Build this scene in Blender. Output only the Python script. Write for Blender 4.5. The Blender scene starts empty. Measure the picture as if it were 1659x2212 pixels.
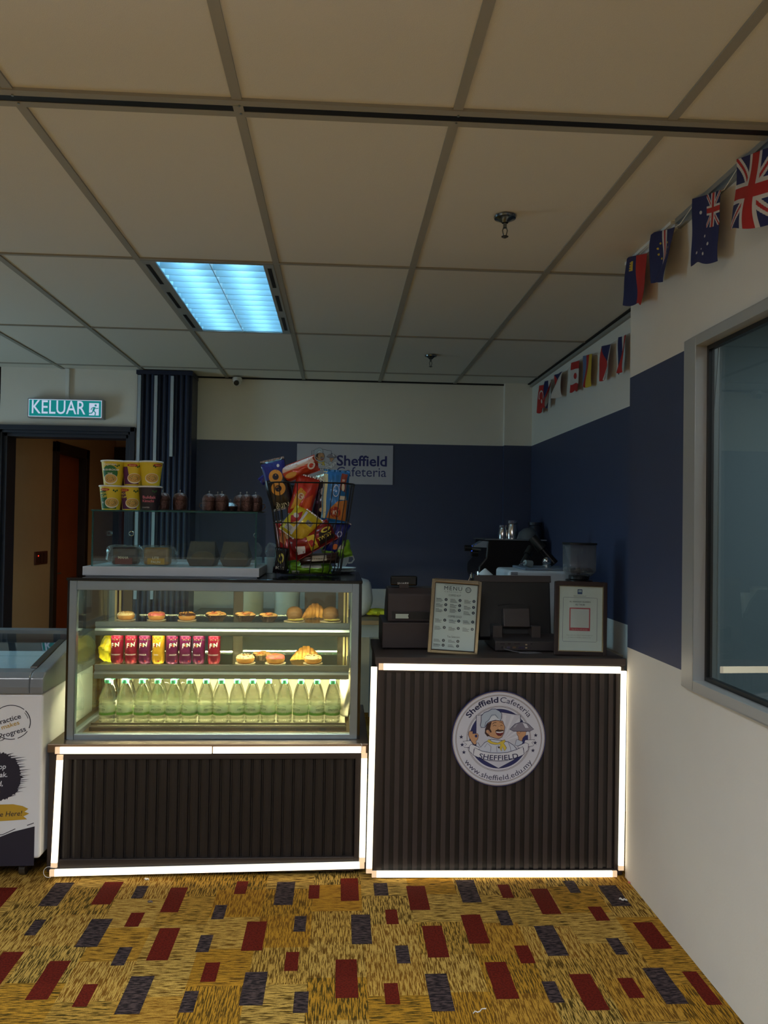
import bpy, math, random
from mathutils import Vector, Matrix, noise
PI = math.pi
S = bpy.context.scene
COL = S.collection
R = random.Random(7)

# ------------------------------------------------------------------ camera, world, exposure
F_PX, YAW, PITCH, ROLL = 1670.4, .0585, .0169, .0153
EYE = Vector((0, 0, 1.48)); ZC = 2.617
_fw = Vector((math.sin(YAW)*math.cos(PITCH), math.cos(YAW)*math.cos(PITCH), math.sin(PITCH)))
_r0 = Vector((math.cos(YAW), -math.sin(YAW), 0)); _u0 = _r0.cross(_fw)
_r = math.cos(ROLL)*_r0 + math.sin(ROLL)*_u0
_u = -math.sin(ROLL)*_r0 + math.cos(ROLL)*_u0
cd = bpy.data.cameras.new('camera'); cam = bpy.data.objects.new('camera', cd); COL.objects.link(cam)
cam.matrix_world = Matrix(((_r.x, _u.x, -_fw.x, EYE.x), (_r.y, _u.y, -_fw.y, EYE.y), (_r.z, _u.z, -_fw.z, EYE.z), (0, 0, 0, 1)))
cd.sensor_fit = 'HORIZONTAL'; cd.sensor_width = 36; cd.lens = 36*F_PX/1659; cd.clip_start = .05; cd.clip_end = 60
S.camera = cam
S.view_settings.view_transform = 'Standard'; S.view_settings.look = 'None'
S.view_settings.gamma = 1; S.view_settings.use_curve_mapping = False
S.view_settings.exposure = 0.0
LED_W = 3.4          # radiance of the warm strips on the counters
TUBE = 30.0          # fluorescent tubes in the ceiling fixture in view
CASE_L = 40.0         # strips inside the display case
ROOM_W = 34          # ceiling lamps of the seating area behind the camera
wd = bpy.data.worlds.new('room_air'); S.world = wd; wd.use_nodes = True
wd.node_tree.nodes['Background'].inputs[0].default_value = (.5, .6, .75, 1)
wd.node_tree.nodes['Background'].inputs[1].default_value = .02
def area(name, loc, sx, sy, w, col, rot=(0, 0, 0), spread=2.7):
    l = bpy.data.lights.new(name, 'AREA'); l.shape = 'RECTANGLE'; l.size = sx; l.size_y = sy; l.energy = w; l.color = col; l.spread = spread
    o = bpy.data.objects.new(name, l); o.location = loc; o.rotation_euler = rot; COL.objects.link(o)
area('ceiling_lamp', (-.6, -1.4, 2.60), .55, 1.15, ROOM_W, (.62, .78, 1.0), spread=PI)
area('ceiling_lamp', (-3.0, -.6, 2.60), .55, 1.15, 55, (.90, .95, 1.0))
area('ceiling_lamp', (-.35, .0, 2.60), .55, 1.15, 46, (.90, .93, 1.0), spread=2.35)
area('corridor_lamp', (-1.2, 7.0, 2.55), .3, .6, 1.9, (1, .62, .32))
area('ceiling_fill', (-.9, -.5, 1.70), 1.6, .4, 84, (.90, .95, 1), (PI-.05, 0, 0), spread=2.3)  # added upward fill behind the camera, brightens the near ceiling
area('cool_side_fill', (-4.1, 4.6, 1.15), 1.4, .6, 16, (.48, .82, 1.0), (0, -PI/2, 0))  # added cool fill out of view, tints the back wall and far ceiling
area('ceiling_lamp', (-3.4, 4.0, 2.60), .55, 1.15, 22, (.55, .85, 1.0))
area('office_fill', (2.2, 2.0, 2.55), .6, 1.2, 13, (.90, .95, 1.0))  # added fill, keeps the view through the window from going black
try:
    S.cycles.use_denoising = True; S.cycles.max_bounces = 10; S.cycles.transparent_max_bounces = 24
    S.cycles.transmission_bounces = 10; S.cycles.sample_clamp_indirect = 4
except Exception: pass

def spot(x, y, depth):            # the place at that depth (metres into the room) seen at a point of the photo
    d = _fw + (x-829.5)/F_PX*_r - (y-1106)/F_PX*_u
    return EYE + d*(depth/d.y)

# ------------------------------------------------------------------ materials
def lin(c):
    return tuple((v/255/12.92 if v/255 <= .04045 else ((v/255+.055)/1.055)**2.4) for v in c)
MATS = {}
def mat(name, c=(200, 200, 200), rough=.6, metal=0, var=.06, scale=12, bump=0, bscale=60, spec=.5, coat=0, emit=0, ecol=None, trans=0):
    if name in MATS: return MATS[name]
    m = bpy.data.materials.new(name); m.use_nodes = True; nt = m.node_tree; b = nt.nodes['Principled BSDF']
    col = lin(c)
    b.inputs['Roughness'].default_value = rough; b.inputs['Metallic'].default_value = metal
    b.inputs['Specular IOR Level'].default_value = spec; b.inputs['Coat Weight'].default_value = coat
    n = nt.nodes.new('ShaderNodeTexNoise'); n.inputs['Scale'].default_value = scale; n.inputs['Detail'].default_value = 4
    tc = nt.nodes.new('ShaderNodeTexCoord'); nt.links.new(tc.outputs['Object'], n.inputs['Vector'])
    mx = nt.nodes.new('ShaderNodeMix'); mx.data_type = 'RGBA'
    mx.inputs[6].default_value = (*[v*(1-var) for v in col], 1); mx.inputs[7].default_value = (*[min(1, v*(1+var)) for v in col], 1)
    nt.links.new(n.outputs['Fac'], mx.inputs[0]); nt.links.new(mx.outputs[2], b.inputs['Base Color'])
    if bump:
        n2 = nt.nodes.new('ShaderNodeTexNoise'); n2.inputs['Scale'].default_value = bscale; n2.inputs['Detail'].default_value = 5
        nt.links.new(tc.outputs['Object'], n2.inputs['Vector'])
        bp = nt.nodes.new('ShaderNodeBump'); bp.inputs['Strength'].default_value = bump; bp.inputs['Distance'].default_value = .004
        nt.links.new(n2.outputs['Fac'], bp.inputs['Height']); nt.links.new(bp.outputs[0], b.inputs['Normal'])
    if emit:
        b.inputs['Emission Color'].default_value = (*(ecol or col), 1); b.inputs['Emission Strength'].default_value = emit
    if trans: b.inputs['Transmission Weight'].default_value = trans
    MATS[name] = m; return m
def glow(name, col, strength):
    if name in MATS: return MATS[name]
    m = bpy.data.materials.new(name); m.use_nodes = True; nt = m.node_tree; nt.nodes.clear()
    e = nt.nodes.new('ShaderNodeEmission'); o = nt.nodes.new('ShaderNodeOutputMaterial')
    e.inputs[0].default_value = (*col, 1); e.inputs[1].default_value = strength
    nt.links.new(e.outputs[0], o.inputs[0]); MATS[name] = m; return m
def glass(name, tint=(.93, .98, .96), ior=1.5, rough=0.0, haze=0, hazecol=(.8, .8, .8)):
    if name in MATS: return MATS[name]
    m = bpy.data.materials.new(name); m.use_nodes = True; nt = m.node_tree; nt.nodes.clear()
    t = nt.nodes.new('ShaderNodeBsdfTransparent'); t.inputs[0].default_value = (*tint, 1)
    g = nt.nodes.new('ShaderNodeBsdfGlossy'); g.inputs['Roughness'].default_value = rough
    f = nt.nodes.new('ShaderNodeFresnel'); ge = nt.nodes.new('ShaderNodeNewGeometry'); mr = nt.nodes.new('ShaderNodeMapRange')
    mr.inputs['To Min'].default_value = ior; mr.inputs['To Max'].default_value = 1/ior      # same Fresnel on both faces of a pane
    nt.links.new(ge.outputs['Backfacing'], mr.inputs['Value']); nt.links.new(mr.outputs[0], f.inputs[0])
    x = nt.nodes.new('ShaderNodeMixShader'); o = nt.nodes.new('ShaderNodeOutputMaterial')
    nt.links.new(f.outputs[0], x.inputs[0]); nt.links.new(t.outputs[0], x.inputs[1]); nt.links.new(g.outputs[0], x.inputs[2])
    out = x
    if haze:
        d = nt.nodes.new('ShaderNodeBsdfDiffuse'); d.inputs[0].default_value = (*hazecol, 1)
        y = nt.nodes.new('ShaderNodeMixShader'); y.inputs[0].default_value = haze
        nt.links.new(x.outputs[0], y.inputs[1]); nt.links.new(d.outputs[0], y.inputs[2]); out = y
    nt.links.new(out.outputs[0], o.inputs[0]); MATS[name] = m; return m
def water(name):
    m = bpy.data.materials.new(name); m.use_nodes = True; nt = m.node_tree; nt.nodes.clear()
    g = nt.nodes.new('ShaderNodeBsdfGlass'); g.inputs['IOR'].default_value = 1.33; g.inputs[0].default_value = (1, .995, .97, 1)
    t = nt.nodes.new('ShaderNodeBsdfTransparent'); x = nt.nodes.new('ShaderNodeMixShader'); x.inputs[0].default_value = .42
    o = nt.nodes.new('ShaderNodeOutputMaterial')
    nt.links.new(g.outputs[0], x.inputs[1]); nt.links.new(t.outputs[0], x.inputs[2]); nt.links.new(x.outputs[0], o.inputs[0])
    return m

# ------------------------------------------------------------------ mesh builder
class MB:
    def __init__(s): s.v = []; s.f = []; s.m = []
    def add(s, vs, fs, mi=0, M=None):
        o = len(s.v)
        for p in vs:
            p = Vector(p); s.v.append(M @ p if M else p)
        for k, f in enumerate(fs):
            s.f.append([o+i for i in f]); s.m.append(mi[k] if isinstance(mi, list) else mi)
        return s
    def box(s, x0, x1, y0, y1, z0, z1, mi=0, M=None):
        return s.add([(x0,y0,z0),(x1,y0,z0),(x1,y1,z0),(x0,y1,z0),(x0,y0,z1),(x1,y0,z1),(x1,y1,z1),(x0,y1,z1)],
              [(0,3,2,1),(4,5,6,7),(0,1,5,4),(1,2,6,5),(2,3,7,6),(3,0,4,7)], mi, M)
    def prism(s, pts, a, b, axis='x', mi=0, M=None):       # closed outline swept between a and b
        n = len(pts)
        def P(u, v, w): return {'x': (w, u, v), 'y': (u, w, v), 'z': (u, v, w)}[axis]
        vs = [P(u, v, a) for u, v in pts]+[P(u, v, b) for u, v in pts]
        fs = [tuple(range(n))[::-1], tuple(range(n, 2*n))]+[(i, (i+1) % n, n+(i+1) % n, n+i) for i in range(n)]
        return s.add(vs, fs, mi, M)
    def lathe(s, prof, c=(0, 0, 0), n=24, mi=0, M=None, fold=None):
        vs = []; fs = []; k = len(prof)
        for i in range(n):
            a = 2*PI*i/n
            for j, (r, z) in enumerate(prof):
                rr = r*(fold(a, j) if fold else 1)
                vs.append((c[0]+rr*math.cos(a), c[1]+rr*math.sin(a), c[2]+z))
        for i in range(n):
            for j in range(k-1):
                a, b = i*k+j, ((i+1) % n)*k+j; fs.append((a, b, b+1, a+1))
        return s.add(vs, fs, mi, M)
    def cyl(s, p, q, r, r2=None, n=16, mi=0, caps=True):
        p = Vector(p); q = Vector(q); d = (q-p).normalized(); a = d.orthogonal().normalized(); b = d.cross(a); r2 = r if r2 is None else r2
        vs = [p+(a*math.cos(t)+b*math.sin(t))*r for t in [2*PI*i/n for i in range(n)]]+[q+(a*math.cos(t)+b*math.sin(t))*r2 for t in [2*PI*i/n for i in range(n)]]
        fs = [(i, (i+1) % n, n+(i+1) % n, n+i) for i in range(n)]
        if caps: fs += [tuple(range(n))[::-1], tuple(range(n, 2*n))]
        return s.add(vs, fs, mi)
    def tube(s, pts, r, n=8, closed=False, mi=0):
        pts = [Vector(p) for p in pts]; k = len(pts); vs = []; fs = []; up = None
        for i, p in enumerate(pts):
            d = (pts[(i+1) % k]-pts[i-1]) if closed else (pts[min(i+1, k-1)]-pts[max(i-1, 0)])
            d.normalize()
            a = d.orthogonal().normalized() if up is None else (up-d*up.dot(d)).normalized()
            up = a; b = d.cross(a)
            vs += [p+(a*math.cos(t)+b*math.sin(t))*r for t in [2*PI*j/n for j in range(n)]]
        for i in range(k if closed else k-1):
            for j in range(n):
                a, b = i*n+j, i*n+(j+1) % n; c, d2 = ((i+1) % k)*n+(j+1) % n, ((i+1) % k)*n+j
                fs.append((a, b, c, d2))
        if not closed: fs += [tuple(range(n))[::-1], tuple(range((k-1)*n, k*n))]
        return s.add(vs, fs, mi)
    def ball(s, c, r, n=14, m=9, mi=0, sc=(1, 1, 1), M=None, warp=None):
        vs = []; fs = []
        for j in range(m+1):
            t = PI*j/m
            for i in range(n):
                a = 2*PI*i/n; p = Vector((math.sin(t)*math.cos(a)*sc[0], math.sin(t)*math.sin(a)*sc[1], math.cos(t)*sc[2]))*r
                if warp: p = p*warp(p)
                vs.append(Vector(c)+p)
        for j in range(m):
            for i in range(n): fs.append((j*n+i, (j+1)*n+i, (j+1)*n+(i+1) % n, j*n+(i+1) % n))
        return s.add(vs, fs, mi, M)
    def grid(s, fn, nu, nv, mi=0, M=None, closed_u=False):   # fn(u, v) -> point; mi may be fn(u, v)
        vs = [fn(i/nu, j/nv) for j in range(nv+1) for i in range(nu+1)]; fs = []; ms = []
        for j in range(nv):
            for i in range(nu):
                a = j*(nu+1)+i; fs.append((a, a+1, a+nu+2, a+nu+1)); ms.append(mi((i+.5)/nu, (j+.5)/nv) if callable(mi) else mi)
        return s.add(vs, fs, ms, M)
    def build(s, name, mats, parent=None, world=True, smooth=False, bevel=0, seg=2, solid=0, sub=0, label=None, kind=None, angle=35):
        mats = mats if isinstance(mats, (list, tuple)) else [mats]
        off = Vector((0, 0, 0))
        if parent is not None and world:
            o = parent
            while o is not None: off += o.location; o = o.parent
        elif parent is None and kind != 'structure':
            xs = [p.x for p in s.v]; ys = [p.y for p in s.v]; zs = [p.z for p in s.v]
            off = Vector(((min(xs)+max(xs))/2, (min(ys)+max(ys))/2, min(zs)))
        me = bpy.data.meshes.new(name); me.from_pydata([p-off for p in s.v], [], s.f); 
        for m in mats: me.materials.append(m)
        for p, mi in zip(me.polygons, s.m): p.material_index = mi; p.use_smooth = smooth
        me.validate(); me.update()
        import bmesh
        bm = bmesh.new(); bm.from_mesh(me); bmesh.ops.remove_doubles(bm, verts=bm.verts, dist=1e-6); 
        if not isinstance(s, Art): bmesh.ops.recalc_face_normals(bm, faces=bm.faces)
        bm.to_mesh(me); bm.free()
        if smooth:
            try: me.set_sharp_from_angle(angle=math.radians(angle))
            except Exception: pass
        o = bpy.data.objects.new(name, me); COL.objects.link(o)
        if parent is not None: o.parent = parent
        elif kind != 'structure': o.location = off
        if bevel:
            b = o.modifiers.new('bevel', 'BEVEL'); b.width = bevel; b.segments = seg; b.limit_method = 'ANGLE'
        if sub: d = o.modifiers.new('sub', 'SUBSURF'); d.levels = sub; d.render_levels = sub
        if solid: d = o.modifiers.new('solid', 'SOLIDIFY'); d.thickness = solid
        if label: o['label'] = label
        if kind: o['kind'] = kind
        return o
def tag(o, label, cat, group=None):
    o['label'] = label; o['category'] = cat
    if group: o['group'] = group
    return o
def thing(name, label, cat, loc=(0, 0, 0), group=None):
    o = bpy.data.objects.new(name, None); o.location = loc; o.empty_display_size = .05; COL.objects.link(o)
    return tag(o, label, cat, group)
def dup(root, loc, label, rot=0, scale=1):
    def cp(o, par):
        c = o.copy(); COL.objects.link(c); c.parent = par
        for ch in list(o.children): cp(ch, c)
        return c
    r = cp(root, None); r.location = loc; r.rotation_euler = (0, 0, rot); r['label'] = label
    return r
def struct(mb, name, mats, parent=None, **k): return mb.build(name, mats, parent, kind='structure' if parent is None else None, **k)

# flat printing: coloured outlines, strokes and lettering laid on a surface in thin layers
_TX = {}
def text2d(body, bold=0, shear=0, spacing=1):
    k = (body, bold, shear, spacing)
    if k not in _TX:
        cu = bpy.data.curves.new('lettering', 'FONT'); cu.body = body; cu.size = 1; cu.resolution_u = 3; cu.offset = bold; cu.shear = shear; cu.space_character = spacing
        ob = bpy.data.objects.new('lettering', cu); COL.objects.link(ob); bpy.context.view_layer.update()
        me = bpy.data.meshes.new_from_object(ob)
        v = [(p.co.x, p.co.y) for p in me.vertices]; f = [tuple(p.vertices) for p in me.polygons]
        bpy.data.objects.remove(ob); bpy.data.curves.remove(cu); bpy.data.meshes.remove(me)
        _TX[k] = (v, f)
    return _TX[k]
class Art(MB):
    def __init__(s, mapper, step=.0003): super().__init__(); s.map = mapper; s.step = step; s.mats = []; s.keys = {}
    def mi(s, c):
        if c not in s.keys:
            s.keys[c] = len(s.mats)
            s.mats.append(c if not isinstance(c, tuple) else mat('print_%d_%d_%d' % c, c, .55, var=.02))
        return s.keys[c]
    slice = 0
    def poly(s, pts, c, L=1):
        if not s.slice: return s._poly(pts, c, L)
        lo = min(p[0] for p in pts); hi = max(p[0] for p in pts); n = max(1, math.ceil((hi-lo)/s.slice))
        def cut(ps, xc, keep):           # keep=+1: x >= xc
            out = []
            for i in range(len(ps)):
                a, b = ps[i-1], ps[i]; ia, ib = keep*(a[0]-xc) >= 0, keep*(b[0]-xc) >= 0
                if ia != ib: t = (xc-a[0])/(b[0]-a[0]); out.append((xc, a[1]+t*(b[1]-a[1])))
                if ib: out.append(b)
            return out
        for k in range(n):
            q = cut(cut(pts, lo+(hi-lo)*k/n, 1), lo+(hi-lo)*(k+1)/n, -1)
            if len(q) > 2: s._poly(q, c, L)
    def _poly(s, pts, c, L=1): s.add([s.map(x, y, L*s.step) for x, y in pts], [tuple(range(len(pts)))], s.mi(c))
    def rect(s, x0, y0, x1, y1, c, L=1): s.poly([(x0, y0), (x1, y0), (x1, y1), (x0, y1)], c, L)
    def ell(s, cx, cy, rx, ry, c, L=1, n=40, a0=0, a1=2*PI):
        s.poly([(cx+rx*math.cos(a0+(a1-a0)*i/n), cy+ry*math.sin(a0+(a1-a0)*i/n)) for i in range(n+(0 if a1-a0 > 6.28 else 1))], c, L)
    def ring(s, cx, cy, r0, r1, c, L=1, n=72):
        vs = [s.map(cx+r*math.cos(2*PI*i/n), cy+r*math.sin(2*PI*i/n), L*s.step) for i in range(n) for r in (r0, r1)]
        s.add(vs, [(2*i, 2*i+1, (2*i+3) % (2*n), (2*i+2) % (2*n)) for i in range(n)], s.mi(c))
    def stroke(s, pts, w, c, L=1, closed=False):
        pts = [Vector(p) for p in pts]; k = len(pts); A = []
        for i in range(k):
            d = (pts[(i+1) % k]-pts[i-1]) if closed else (pts[min(i+1, k-1)]-pts[max(i-1, 0)])
            if d.length < 1e-9: d = Vector((1, 0))
            d.normalize(); n = Vector((-d.y, d.x))*w/2; A += [pts[i]+n, pts[i]-n]
        vs = [s.map(p.x, p.y, L*s.step) for p in A]
        s.add(vs, [(2*i, 2*i+1, (2*i+3) % (2*k), (2*i+2) % (2*k)) for i in range(k if closed else k-1)], s.mi(c))
    def shape(s, pts, c, L, line=None, w=8):
        s.poly(pts, c, L)
        if line: s.stroke(pts, w, line, L+1, True)
    def text(s, body, x, y, size, c, L=1, align='c', bold=0, shear=0, spacing=1, width=None, rot=0, arc=None, flip=False):
        v, f = text2d(body, bold, shear, spacing)
        if not v: return
        x0 = min(p[0] for p in v); x1 = max(p[0] for p in v); sx = size if width is None else width/(x1-x0)
        ox = {'c': (x0+x1)/2, 'l': x0, 'r': x1}[align]; out = []
        for px, py in v:
            a, b = (px-ox)*sx, py*size*(1 if not flip else -1)
            if arc:                      # (radius, mid angle, +1 over the top / -1 along the bottom)
                r, am, sg = arc; t = am-sg*a/r; q = r+sg*b
                out.append((x+q*math.cos(t), y+q*math.sin(t)))
            else:
                out.append((x+a*math.cos(rot)-b*math.sin(rot), y+a*math.sin(rot)+b*math.cos(rot)))
        s.add([s.map(p, q, L*s.step) for p, q in out], f, s.mi(c))
    def make(s, name, parent=None, world=True, **k): return s.build(name, s.mats, parent, world, **k)
def plane_map(o, ux, uy, n, sc=1.0):
    o, ux, uy, n = Vector(o), Vector(ux)*sc, Vector(uy)*sc, Vector(n)
    return lambda x, y, d: o+ux*x+uy*y+n*d
def front(x, z, y, sc=1.0): return plane_map((x, y, z), (1, 0, 0), (0, 0, 1), (0, -1, 0), sc)
def curl(r, z0=0, sc=1.0, taper=0.0):    # onto an upright round side facing -y
    def m(x, y, d):
        rr = r+d+taper*y*sc; a = x*sc/r - PI/2
        return Vector((rr*math.cos(a), rr*math.sin(a), z0+y*sc))
    return m

# ------------------------------------------------------------------ common materials
white_wall = mat('white_wall_paint', (222, 220, 214), .75, var=.02, bump=.12, bscale=90)
navy_wall = mat('navy_wall_paint', (56, 64, 94), .6, var=.04, bump=.1, bscale=90)
alu = mat('brushed_aluminium', (168, 176, 184), .38, .75, var=.05)
steel = mat('satin_steel', (176, 182, 184), .3, .9, var=.05)
darksteel = mat('dark_steel', (95, 92, 88), .35, .8)
black = mat('black_plastic', (22, 20, 20), .45, var=.1)
gloss_black = mat('gloss_black', (10, 10, 12), .12, var=.05)
brown_black = mat('dark_brown_laminate', (36, 28, 27), .5, var=.1)
slat_brown = mat('dark_brown_slat', (54, 46, 45), .5, var=.08)
white_pl = mat('white_plastic', (226, 228, 228), .4, var=.02)
paper = mat('white_paper', (222, 224, 230), .7, var=.02)
chrome = mat('chrome', (220, 220, 220), .12, 1, var=.03)
pane = glass('clear_glass')
warm = (1.0, .84, .58)
led = glow('warm_led_diffuser', warm, LED_W)
led_end = mat('led_end_piece', (240, 205, 165), .5, emit=.55, ecol=(1, .72, .45))
INK = (24, 26, 70)

# ------------------------------------------------------------------ floor
def carpet_material():
    m = bpy.data.materials.new('mustard_carpet'); m.use_nodes = True; nt = m.node_tree; N = nt.nodes; Lk = nt.links; b = N['Principled BSDF']
    b.inputs['Roughness'].default_value = .95; b.inputs['Specular IOR Level'].default_value = .1
    tc = N.new('ShaderNodeTexCoord')
    def mapping(scale, off=(0, 0, 0)):
        q = N.new('ShaderNodeMapping'); q.inputs['Scale'].default_value = scale; q.inputs['Location'].default_value = off
        Lk.new(tc.outputs['Object'], q.inputs['Vector']); return q
    def noise_(mp, sc, det=2):
        n = N.new('ShaderNodeTexNoise'); n.inputs['Scale'].default_value = sc; n.inputs['Detail'].default_value = det; n.inputs['Roughness'].default_value = .6
        Lk.new(mp.outputs[0], n.inputs['Vector']); return n
    def ramp(src, a, b2, ca, cb):
        r = N.new('ShaderNodeValToRGB'); r.color_ramp.elements[0].position = a; r.color_ramp.elements[1].position = b2
        r.color_ramp.elements[0].color = ca; r.color_ramp.elements[1].color = cb; Lk.new(src, r.inputs[0]); return r
    K, W = (0, 0, 0, 1), (1, 1, 1, 1)
    across = ramp(noise_(mapping((12, 165, 1)), 1.5, 2).outputs[0], .43, .52, K, W)       # streaks lying across the room
    along = ramp(noise_(mapping((165, 12, 1), (3, 1, 0)), 1.5, 2).outputs[0], .46, .53, K, W)
    fl_ = N.new('ShaderNodeVectorMath'); fl_.operation = 'FLOOR'; Lk.new(mapping((5.2, 4.6, 1), (.4, .1, 0)).outputs[0], fl_.inputs[0])
    wn0 = N.new('ShaderNodeTexWhiteNoise'); wn0.noise_dimensions = '1D'
    sx_ = N.new('ShaderNodeSeparateXYZ'); Lk.new(fl_.outputs[0], sx_.inputs[0]); Lk.new(sx_.outputs[0], wn0.inputs['W'])
    add = N.new('ShaderNodeVectorMath'); add.operation = 'ADD'; Lk.new(mapping((5.2, 4.6, 1), (.4, .1, 0)).outputs[0], add.inputs[0])
    sc_ = N.new('ShaderNodeVectorMath'); sc_.operation = 'MULTIPLY'; sc_.inputs[1].default_value = (0, 1, 0); Lk.new(wn0.outputs['Color'], sc_.inputs[0]); Lk.new(sc_.outputs[0], add.inputs[1])
    fl2 = N.new('ShaderNodeVectorMath'); fl2.operation = 'FLOOR'; Lk.new(add.outputs[0], fl2.inputs[0])
    ck = N.new('ShaderNodeTexWhiteNoise'); ck.noise_dimensions = '3D'; Lk.new(fl2.outputs[0], ck.inputs['Vector'])
    sep = N.new('ShaderNodeSeparateColor'); Lk.new(ck.outputs['Color'], sep.inputs[0])
    sel = ramp(sep.outputs[0], .45, .46, K, W)
    mixs = N.new('ShaderNodeMix'); mixs.data_type = 'RGBA'
    Lk.new(sel.outputs[0], mixs.inputs[0]); Lk.new(across.outputs[0], mixs.inputs[6]); Lk.new(along.outputs[0], mixs.inputs[7])
    base = ramp(sep.outputs[1], .1, .9, (*lin((66, 52, 18)), 1), (*lin((118, 78, 24)), 1))
    lite = ramp(sep.outputs[2], .2, .8, (*lin((176, 128, 38)), 1), (*lin((190, 154, 78)), 1))
    mc = N.new('ShaderNodeMix'); mc.data_type = 'RGBA'
    Lk.new(mixs.outputs[2], mc.inputs[0]); Lk.new(base.outputs[0], mc.inputs[6]); Lk.new(lite.outputs[0], mc.inputs[7])
    olive = ramp(noise_(mapping((90, 90, 90), (5, 5, 5)), 3, 2).outputs[0], .5, .62, K, W)
    mo = N.new('ShaderNodeMix'); mo.data_type = 'RGBA'; Lk.new(mc.outputs[2], mo.inputs[6]); mo.inputs[7].default_value = (*lin((92, 76, 26)), 1)
    mu = N.new('ShaderNodeMath'); mu.operation = 'MULTIPLY'; mu.inputs[1].default_value = .38
    Lk.new(olive.outputs[0], mu.inputs[0]); Lk.new(mu.outputs[0], mo.inputs[0]); Lk.new(mo.outputs[2], b.inputs['Base Color'])
    bp = N.new('ShaderNodeBump'); bp.inputs['Strength'].default_value = .5; bp.inputs['Distance'].default_value = .004
    Lk.new(noise_(mapping((260, 260, 260)), 1, 2).outputs[0], bp.inputs['Height']); Lk.new(bp.outputs[0], b.inputs['Normal'])
    return m
def weave(name, a, c, sx, sy):
    m = mat(name, a, .95, var=0, spec=.1, bump=.6, bscale=260); nt = m.node_tree; mx = [n for n in nt.nodes if n.type == 'MIX'][0]
    n = mx.inputs[0].links[0].from_node; mp = nt.nodes.new('ShaderNodeMapping'); mp.inputs['Scale'].default_value = (sx, sy, 1)
    tc = [q for q in nt.nodes if q.type == 'TEX_COORD'][0]; nt.links.new(tc.outputs['Object'], mp.inputs[0]); nt.links.new(mp.outputs[0], n.inputs['Vector'])
    n.inputs['Scale'].default_value = 1.5
    r = nt.nodes.new('ShaderNodeValToRGB'); r.color_ramp.elements[0].position = .44; r.color_ramp.elements[1].position = .58
    nt.links.new(n.outputs['Fac'], r.inputs[0]); nt.links.new(r.outputs[0], mx.inputs[0])
    mx.inputs[6].default_value = (*lin(a), 1); mx.inputs[7].default_value = (*lin(c), 1); return m
CARPET = carpet_material()
RED = weave('red_carpet_patch', (100, 28, 18), (80, 22, 15), 100, 100)
PUR = weave('purple_carpet_patch', (34, 28, 32), (78, 64, 64), 26, 110)
fl = MB(); fl.add([(-4.4, -4.4, 0), (1.9, -4.4, 0), (1.9, 9.4, 0), (-4.4, 9.4, 0)], [(0, 1, 2, 3)], 0)
FL = open_patches = [
('P',-1.090,3.155,0.075,0.195), ('R',-1.085,2.640,0.070,0.200), ('R',-1.300,3.120,0.075,0.19), ('R',1.196,2.46,.05,.18), ('R',-1.030,3.147,0.041,0.109), ('R',-0.893,3.160,0.076,0.190), ('P',-0.768,3.163,0.046,0.105),
('R',-0.618,3.097,0.068,0.200), ('P',-1.075,2.901,0.040,0.111), ('P',-0.852,2.859,0.077,0.192), ('R',-0.732,2.947,0.051,0.103),
('R',-0.588,2.777,0.073,0.210), ('P',-0.712,2.702,0.045,0.113), ('R',-0.907,2.573,0.069,0.213), ('R',-0.764,2.485,0.045,0.116),
('P',-0.611,2.484,0.075,0.196), ('P',-0.428,2.994,0.046,0.109), ('R',-0.370,3.191,0.047,0.110), ('P',-0.446,2.774,0.045,0.112),
('R',-0.397,2.599,0.049,0.111), ('P',-0.437,2.442,0.044,0.108), ('R',-0.277,2.821,0.073,0.197), ('P',-0.191,3.139,0.074,0.195),
('R',-0.074,3.147,0.043,0.114), ('P',-0.118,2.899,0.044,0.112), ('P',-0.245,2.505,0.073,0.178), ('R',-0.134,2.653,0.045,0.114),
('P',-0.092,2.428,0.045,0.107), ('R',0.069,3.165,0.072,0.195), ('P',0.196,3.162,0.057,0.110), ('P',0.107,2.856,0.072,0.207),
('R',0.050,2.551,0.072,0.215), ('R',0.339,3.087,0.077,0.198), ('P',0.550,3.138,0.076,0.194), ('R',0.702,3.132,0.046,0.115),
('R',0.841,3.046,0.074,0.207), ('P',0.986,3.163,0.045,0.108), ('P',1.134,3.084,0.077,0.175), ('R',1.022,2.942,0.053,0.108),
('R',1.165,2.781,0.073,0.182), ('R',0.225,2.940,0.046,0.109), ('R',0.368,2.765,0.074,0.210), ('R',0.525,2.845,0.075,0.203),
('P',0.651,2.921,0.047,0.112), ('P',0.784,2.758,0.074,0.201), ('P',1.010,2.712,0.046,0.108), ('P',0.245,2.684,0.046,0.112),
('R',0.668,2.671,0.051,0.111), ('R',0.555,2.524,0.073,0.205), ('P',0.344,2.466,0.072,0.198), ('R',0.192,2.462,0.046,0.111),
('P',0.706,2.454,0.045,0.113), ('R',0.822,2.452,0.072,0.192), ('R',0.965,2.467,0.052,0.108), ('P',1.081,2.477,0.072,0.197)
]
seen = []
def patch(x, y, w, l, k, z=.0006):
    for (a, b) in seen:
        if abs(a-x) < .07 and abs(b-y) < .12: return
    seen.append((x, y))
    fl.add([(x-w/2, y-l/2, z), (x+w/2, y-l/2, z), (x+w/2, y+l/2, z), (x-w/2, y+l/2, z)], [(0, 1, 2, 3)], 1 if k == 'R' else 2)
for k, x, y, w, l in FL: patch(x, y, w, l, k)
for sx, sy in ((0, -1.32), (-2.6, 0), (-2.6, -1.32), (0, -2.64), (-2.6, -2.64), (0, 1.5), (-2.6, 1.5)):
    for k, x, y, w, l in FL:
        if -4.2 < x+sx < 1.2 and -4 < y+sy < 6 and not (sx == 0 and sy == 0): patch(x+sx, y+sy, w, l, k)
struct(fl, 'floor', [CARPET, RED, PUR])

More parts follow.
